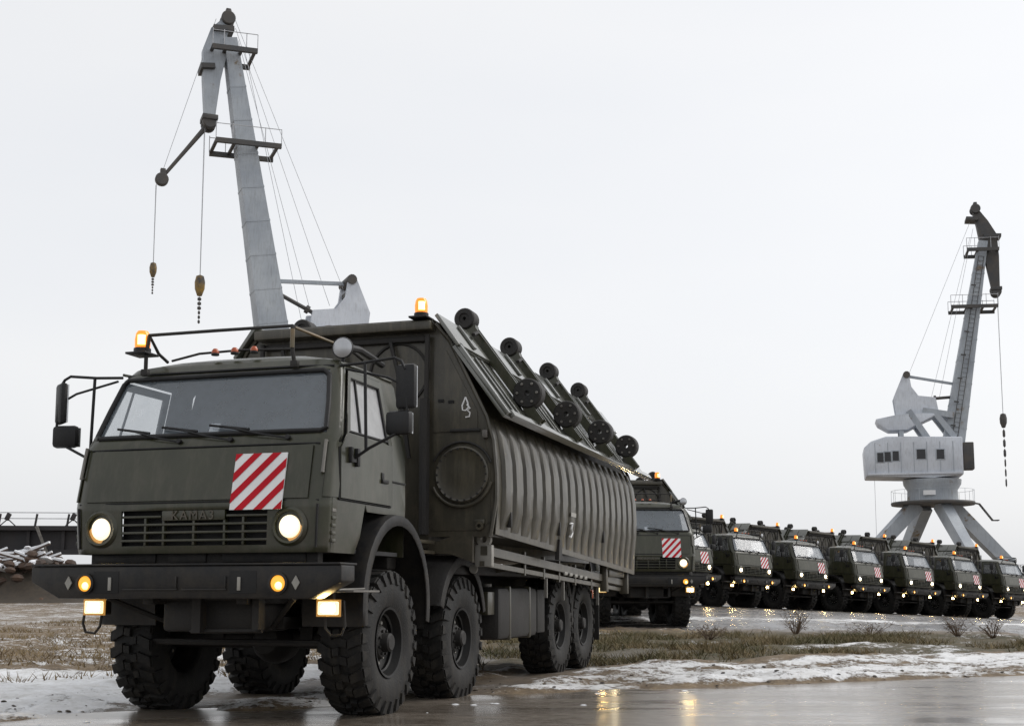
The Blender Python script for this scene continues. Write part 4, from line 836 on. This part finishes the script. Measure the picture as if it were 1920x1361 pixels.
make_crane('harbour_crane', (-11.6, 73.4, 0), R(180+22), turned(dict(leg_rot=R(30), tip=(5.75, 34.6), base=(2.1, 12.6), plat_t=.69, apex=(-2.25, 19.3), link_boom=(2.4, 19.5), strut_a=(-.2, 17.3), strut_b=(2.3, 18.7),
    jib=[(5.9, 35.8), (6.45, 35.0), (6.65, 33.8), (6.8, 32.0), (6.85, 29.3)], jib_w=[.55, 1.0, 1.4, 1.0, .55], stubs=[(7.1, 32.8, .8), (6.2, 35.2, 1.2)], arm=(9.6, 25.9),
    ropes=[((5.7, 36.6), (-1.5, 19.0)), ((5.2, 34.6), (.2, 16.8)), ((5.4, 35.4), (-.7, 18.0)), ((4.8, 34.0), (.9, 16.8)), ((6.6, 36.0), (9.6, 26.2))], hooks=[(9.93, 25.5, 20.6, 18.7, False), (7.1, 29.0, 19.8, 16.9, True)], yel=True), 73.4, R(22), 11.6),
    'grey harbour crane rising behind the large truck cab, two hooks hanging')

# ================================================================== far left: dark trestle, snowy scrap
root = empty('steel_trestle', (-31, 85, .5), (0, 0, R(4)))
mb = MB(); mb.box(-18, 4.2, -.7, .7, 3.05, 3.35); mb.box(-18, 4.2, -.7, .7, 4.65, 4.95); mb.box(-18, 4.2, -.1, .1, 3.35, 4.65); mb.build('girder', 'girder', root)
for k in range(10): MB().box(-17.8+k*2.3, -17.6+k*2.3, -.35, .35, 3.352, 4.648).build('web_stiffener', 'girder', root)
for x in (-15, -9, -3, 3.5): MB().box(x-.3, x+.3, -.3, .3, -.2, 3.045).build('post', 'girder', root)
for x in (-7.8, -4.4, -.9): MB().beam((x, -.95, 4.9), (x+1.3, -1.1, 1.9), .16, .16).build('strut', 'steel', root)
for x in (-9.0, -6.4, -3.5, -1.1, 1.0): MB().beam((x, -.6, 4.95), (x+.12, -.6, 5.75), .12, .12).build('rail_post', 'girder', root)
for x in (-2.9, 1.4): mb = MB(); mb.obox((x, -.6, 5.55), (.28, .25, .5), Matrix.Rotation(R(25), 3, 'Y'), .04); mb.tube([(x, -.6, 5.4), (x-.5, -.6, 4.95)], .04, 5); mb.tube([(x, -.6, 5.4), (x+.5, -.6, 4.95)], .04, 5); mb.build('lamp_bracket', 'girder', root)
for z in (5.45, 5.85): MB().tube([(-18, -.6, z), (4.2, -.6, z-.02)], .03, 5).build('handrail', 'rope', root)
tag(root, 'dark riveted steel trestle girder with slanting struts behind the snowy scrap', 'trestle')
rr = random.Random(3)
gx, gy = np.meshgrid(np.linspace(-46, -22, 60), np.linspace(73.5, 82.5, 24)); gz = .1+2.7*np.exp(-((gx+33)/6.5)**4-((gy-78)/2.3)**2)*(.6+.8*fbm(gx*.5, gy*.5, 5, 4))
mb = MB(); mb.grid([[(gx[i, j], gy[i, j], gz[i, j]) for j in range(60)] for i in range(24)]); o = mb.build('earth_mound', 'clod'); o['kind'] = 'structure'
for k in range(30):
    x = -34.5+k*.21+rr.uniform(-.3, .3); y = 78+rr.uniform(-1.5, 1.5); L_ = rr.uniform(.9, 2.6); a = R(rr.uniform(-25, 25)); ez = R(rr.uniform(-32, 32)); z = 2.1+rr.uniform(0, .9)*(1 if k < 18 else 1.6)
    d = Vector((math.cos(a)*math.cos(ez), math.sin(a)*math.cos(ez), math.sin(ez))); c = Vector((x, y, z+.35))
    t = empty('scrap_beam', (x, y, z)); q = d*L_/2; mb = MB(); o = Vector((0, 0, .35)); mb.beam(o-q, o+q, .13, .12); mb.build('beam', 'rustbrown', t); mb = MB(); mb.beam(o-q*.97+Vector((0, 0, .10)), o+q*.97+Vector((0, 0, .10)), .16, .12); mb.build('snow_cap', 'snowmat', t)
    tag(t, 'snow-capped rusty beam in the scrap heap before the trestle', 'beam', 'beams of the scrap heap')
mb = MB()
for k in range(420):
    x, y, s = -32+rr.gauss(0, 3.4), 78+rr.gauss(0, 1.2), .12+.35*rr.random()**2; h = .5+2.3*rr.random()**1.2+1.2*math.exp(-((x+29.4)/1.3)**2)*rr.random()
    mb.lathe([(0, -.6*s), (.7*s, -.4*s), (s, 0), (.65*s, .45*s), (0, .6*s)], (x, y, h), (rr.uniform(-.3, .3), rr.uniform(-.3, .3), 1), 7)
o = mb.build('scrap_rubble', 'rustbrown'); o['kind'] = 'stuff'; tag(o, 'brown rubble mound under the snowy scrap beams', 'rubble')
mb = MB()
for k in range(40):
    x, y, s = -31.2+rr.gauss(0, 2.4), 77.6+rr.gauss(0, .8), rr.uniform(.2, .6); h = 2.5+1.5*math.exp(-((x+29.2)/1.0)**2)*rr.random()
    mb.lathe([(0, -.3*s), (s, -.1*s), (.8*s, .25*s), (0, .4*s)], (x, y, h), (rr.uniform(-.5, .5), rr.uniform(-.5, .5), 1), 7)
o = mb.build('scrap_snow', 'snowmat'); o['kind'] = 'stuff'; tag(o, 'lumpy snow lying over the scrap heap', 'snow')

# ================================================================== grass, weeds, clods
def tz(x, y): return float(terrain(np.array([x]), np.array([y]))[0][0])
def blades(name, n, fn, hmin, hmax, mat, label):
    xs, ys = fn(n); z = terrain(xs, ys)[0]; n = len(xs)
    h = rng.uniform(hmin, hmax, n)*(.5+1.0*fbm(xs*1.3, ys*1.3, 41, 3)); a = rng.uniform(0, 2*np.pi, n); wd = rng.uniform(.006, .014, n); lean = rng.uniform(.2, 1.9, n)*h; la = rng.uniform(0, 2*np.pi, n)
    dx, dy = np.cos(a)*wd, np.sin(a)*wd
    v = np.stack([np.stack([xs-dx, ys-dy, z-.01], -1), np.stack([xs+dx, ys+dy, z-.01], -1), np.stack([xs+np.cos(la)*lean, ys+np.sin(la)*lean, z+h], -1)], 1).reshape(-1, 3)
    me = bpy.data.meshes.new(name); me.from_pydata(v.tolist(), [], np.arange(3*n).reshape(-1, 3).tolist()); me.materials.append(MAT[mat]); o = link(name, me); o['kind'] = 'stuff'; tag(o, label, 'grass'); return o
def g_right(n):
    x = rng.uniform(-.5, 16, n*3); y = rng.uniform(17, 29, n*3); nn_ = fbm(x*.35, y*.35, 21, 4); g = edge_y(x)+4.9+2.2*(nn_-.5)
    k = (y > g-.1)&(y < 28-3*(nn_-.5))&(fbm(x*.55, y*.55, 77, 4) < .50-.10*rng.random(n*3)); return x[k][:n], y[k][:n]
def g_left(n):
    x = rng.uniform(-16, -3, n*3); y = rng.uniform(15, 50, n*3); k = fbm(x*.6, y*.6, 61, 4) > .52; return x[k][:n], y[k][:n]
blades('dry_grass', 24000, g_right, .04, .17, 'blade', 'olive brown grass verge between the snow strip and wet yard')
blades('dry_grass', 20000, g_left, .03, .14, 'straw', 'sparse dry grass on the rubble beyond the snow')
def weed(px, py, h, n, sp, label):
    z = tz(px, py); t = empty('dry_weed', (px, py, z-.01)); mb = MB(); r = random.Random(int(px*100))
    for k in range(n):
        a = r.uniform(0, 6.28); l = r.uniform(.4, 1)*h; ln = r.uniform(.1, sp); p1 = Vector((math.cos(a)*ln*.5, math.sin(a)*ln*.5, l*.55)); p2 = Vector((math.cos(a)*ln, math.sin(a)*ln, l))
        mb.tube([(math.cos(a)*.03, math.sin(a)*.03, 0), p1, p2], [.009, .007, .003], 4)
        for q in range(3):
            s_ = p1.lerp(p2, r.random()); b = r.uniform(0, 6.28); mb.tube([s_, s_+Vector((math.cos(b)*.10, math.sin(b)*.10, r.uniform(.02, .14)))], [.005, .002], 4)
    mb.build('stems', 'stem', t)
    mb = MB()
    for k in range(n*5):
        a = r.uniform(0, 6.28); d = r.uniform(0, sp); l = r.uniform(.15, 1)*h; c = Vector((math.cos(a)*d*.9, math.sin(a)*d*.9, l)); b = r.uniform(0, 6.28); e = Vector((math.cos(b), math.sin(b), r.uniform(-.5, .8)))*.05
        mb.poly([c, c+e+Vector((.012, 0, .012)), c+e*1.6])
    mb.build('leaves', 'stem', t)
    tag(t, label, 'weed', 'dry weeds on the verge')
for px, py, h, n, sp, lb in ((6.4, 28.6, .55, 26, .38, 'tall tangled dry weed, biggest on the grass verge'), (7.9, 28.0, .34, 20, .6, 'low spreading dry weed on the verge next to the tangled one'), (4.0, 25.8, .30, 22, .45, 'dry weed clump nearest the driving truck on the verge'), (9.7, 27.6, .46, 22, .42, 'dry weed with upright stems past the spreading one'), (10.4, 27.4, .40, 18, .4, 'bushy dry weed close behind the upright one on the verge'), (11.3, 26.2, .26, 16, .35, 'short dry weed at the far end of the verge')):
    weed(px, py, h, n, sp, lb)
mb = MB()
for k in range(420):
    x = rr.uniform(-6, 12); dd = abs(rr.gauss(0, 1.0)); y = float(edge_y(x))+.2+dd; s = .006+.024*rr.random()**3; z = tz(x, y)
    mb.lathe([(0, -.5*s), (1.3*s, -.2*s), (.8*s, .25*s), (0, .35*s)], (x, y, z+.1*s), (rr.uniform(-.5, .5), rr.uniform(-.5, .5), 1), 6)
o = mb.build('mud_clods', 'clod'); o['kind'] = 'stuff'; tag(o, 'dark mud clods strewn along the snowy road edge', 'mud')
mb = MB()
for k in range(30):
    x = rr.uniform(-4, 9); y = float(edge_y(x))-abs(rr.gauss(0, .9)); s = .006+.024*rr.random()**2
    mb.lathe([(0, -.2*s), (1.4*s, 0), (.8*s, .2*s), (0, .26*s)], (x, y, .002), (0, 0, 1), 6)
o = mb.build('slush_lumps', 'snowmat'); o['kind'] = 'stuff'; tag(o, 'small slush lumps dropped on the wet road', 'slush')
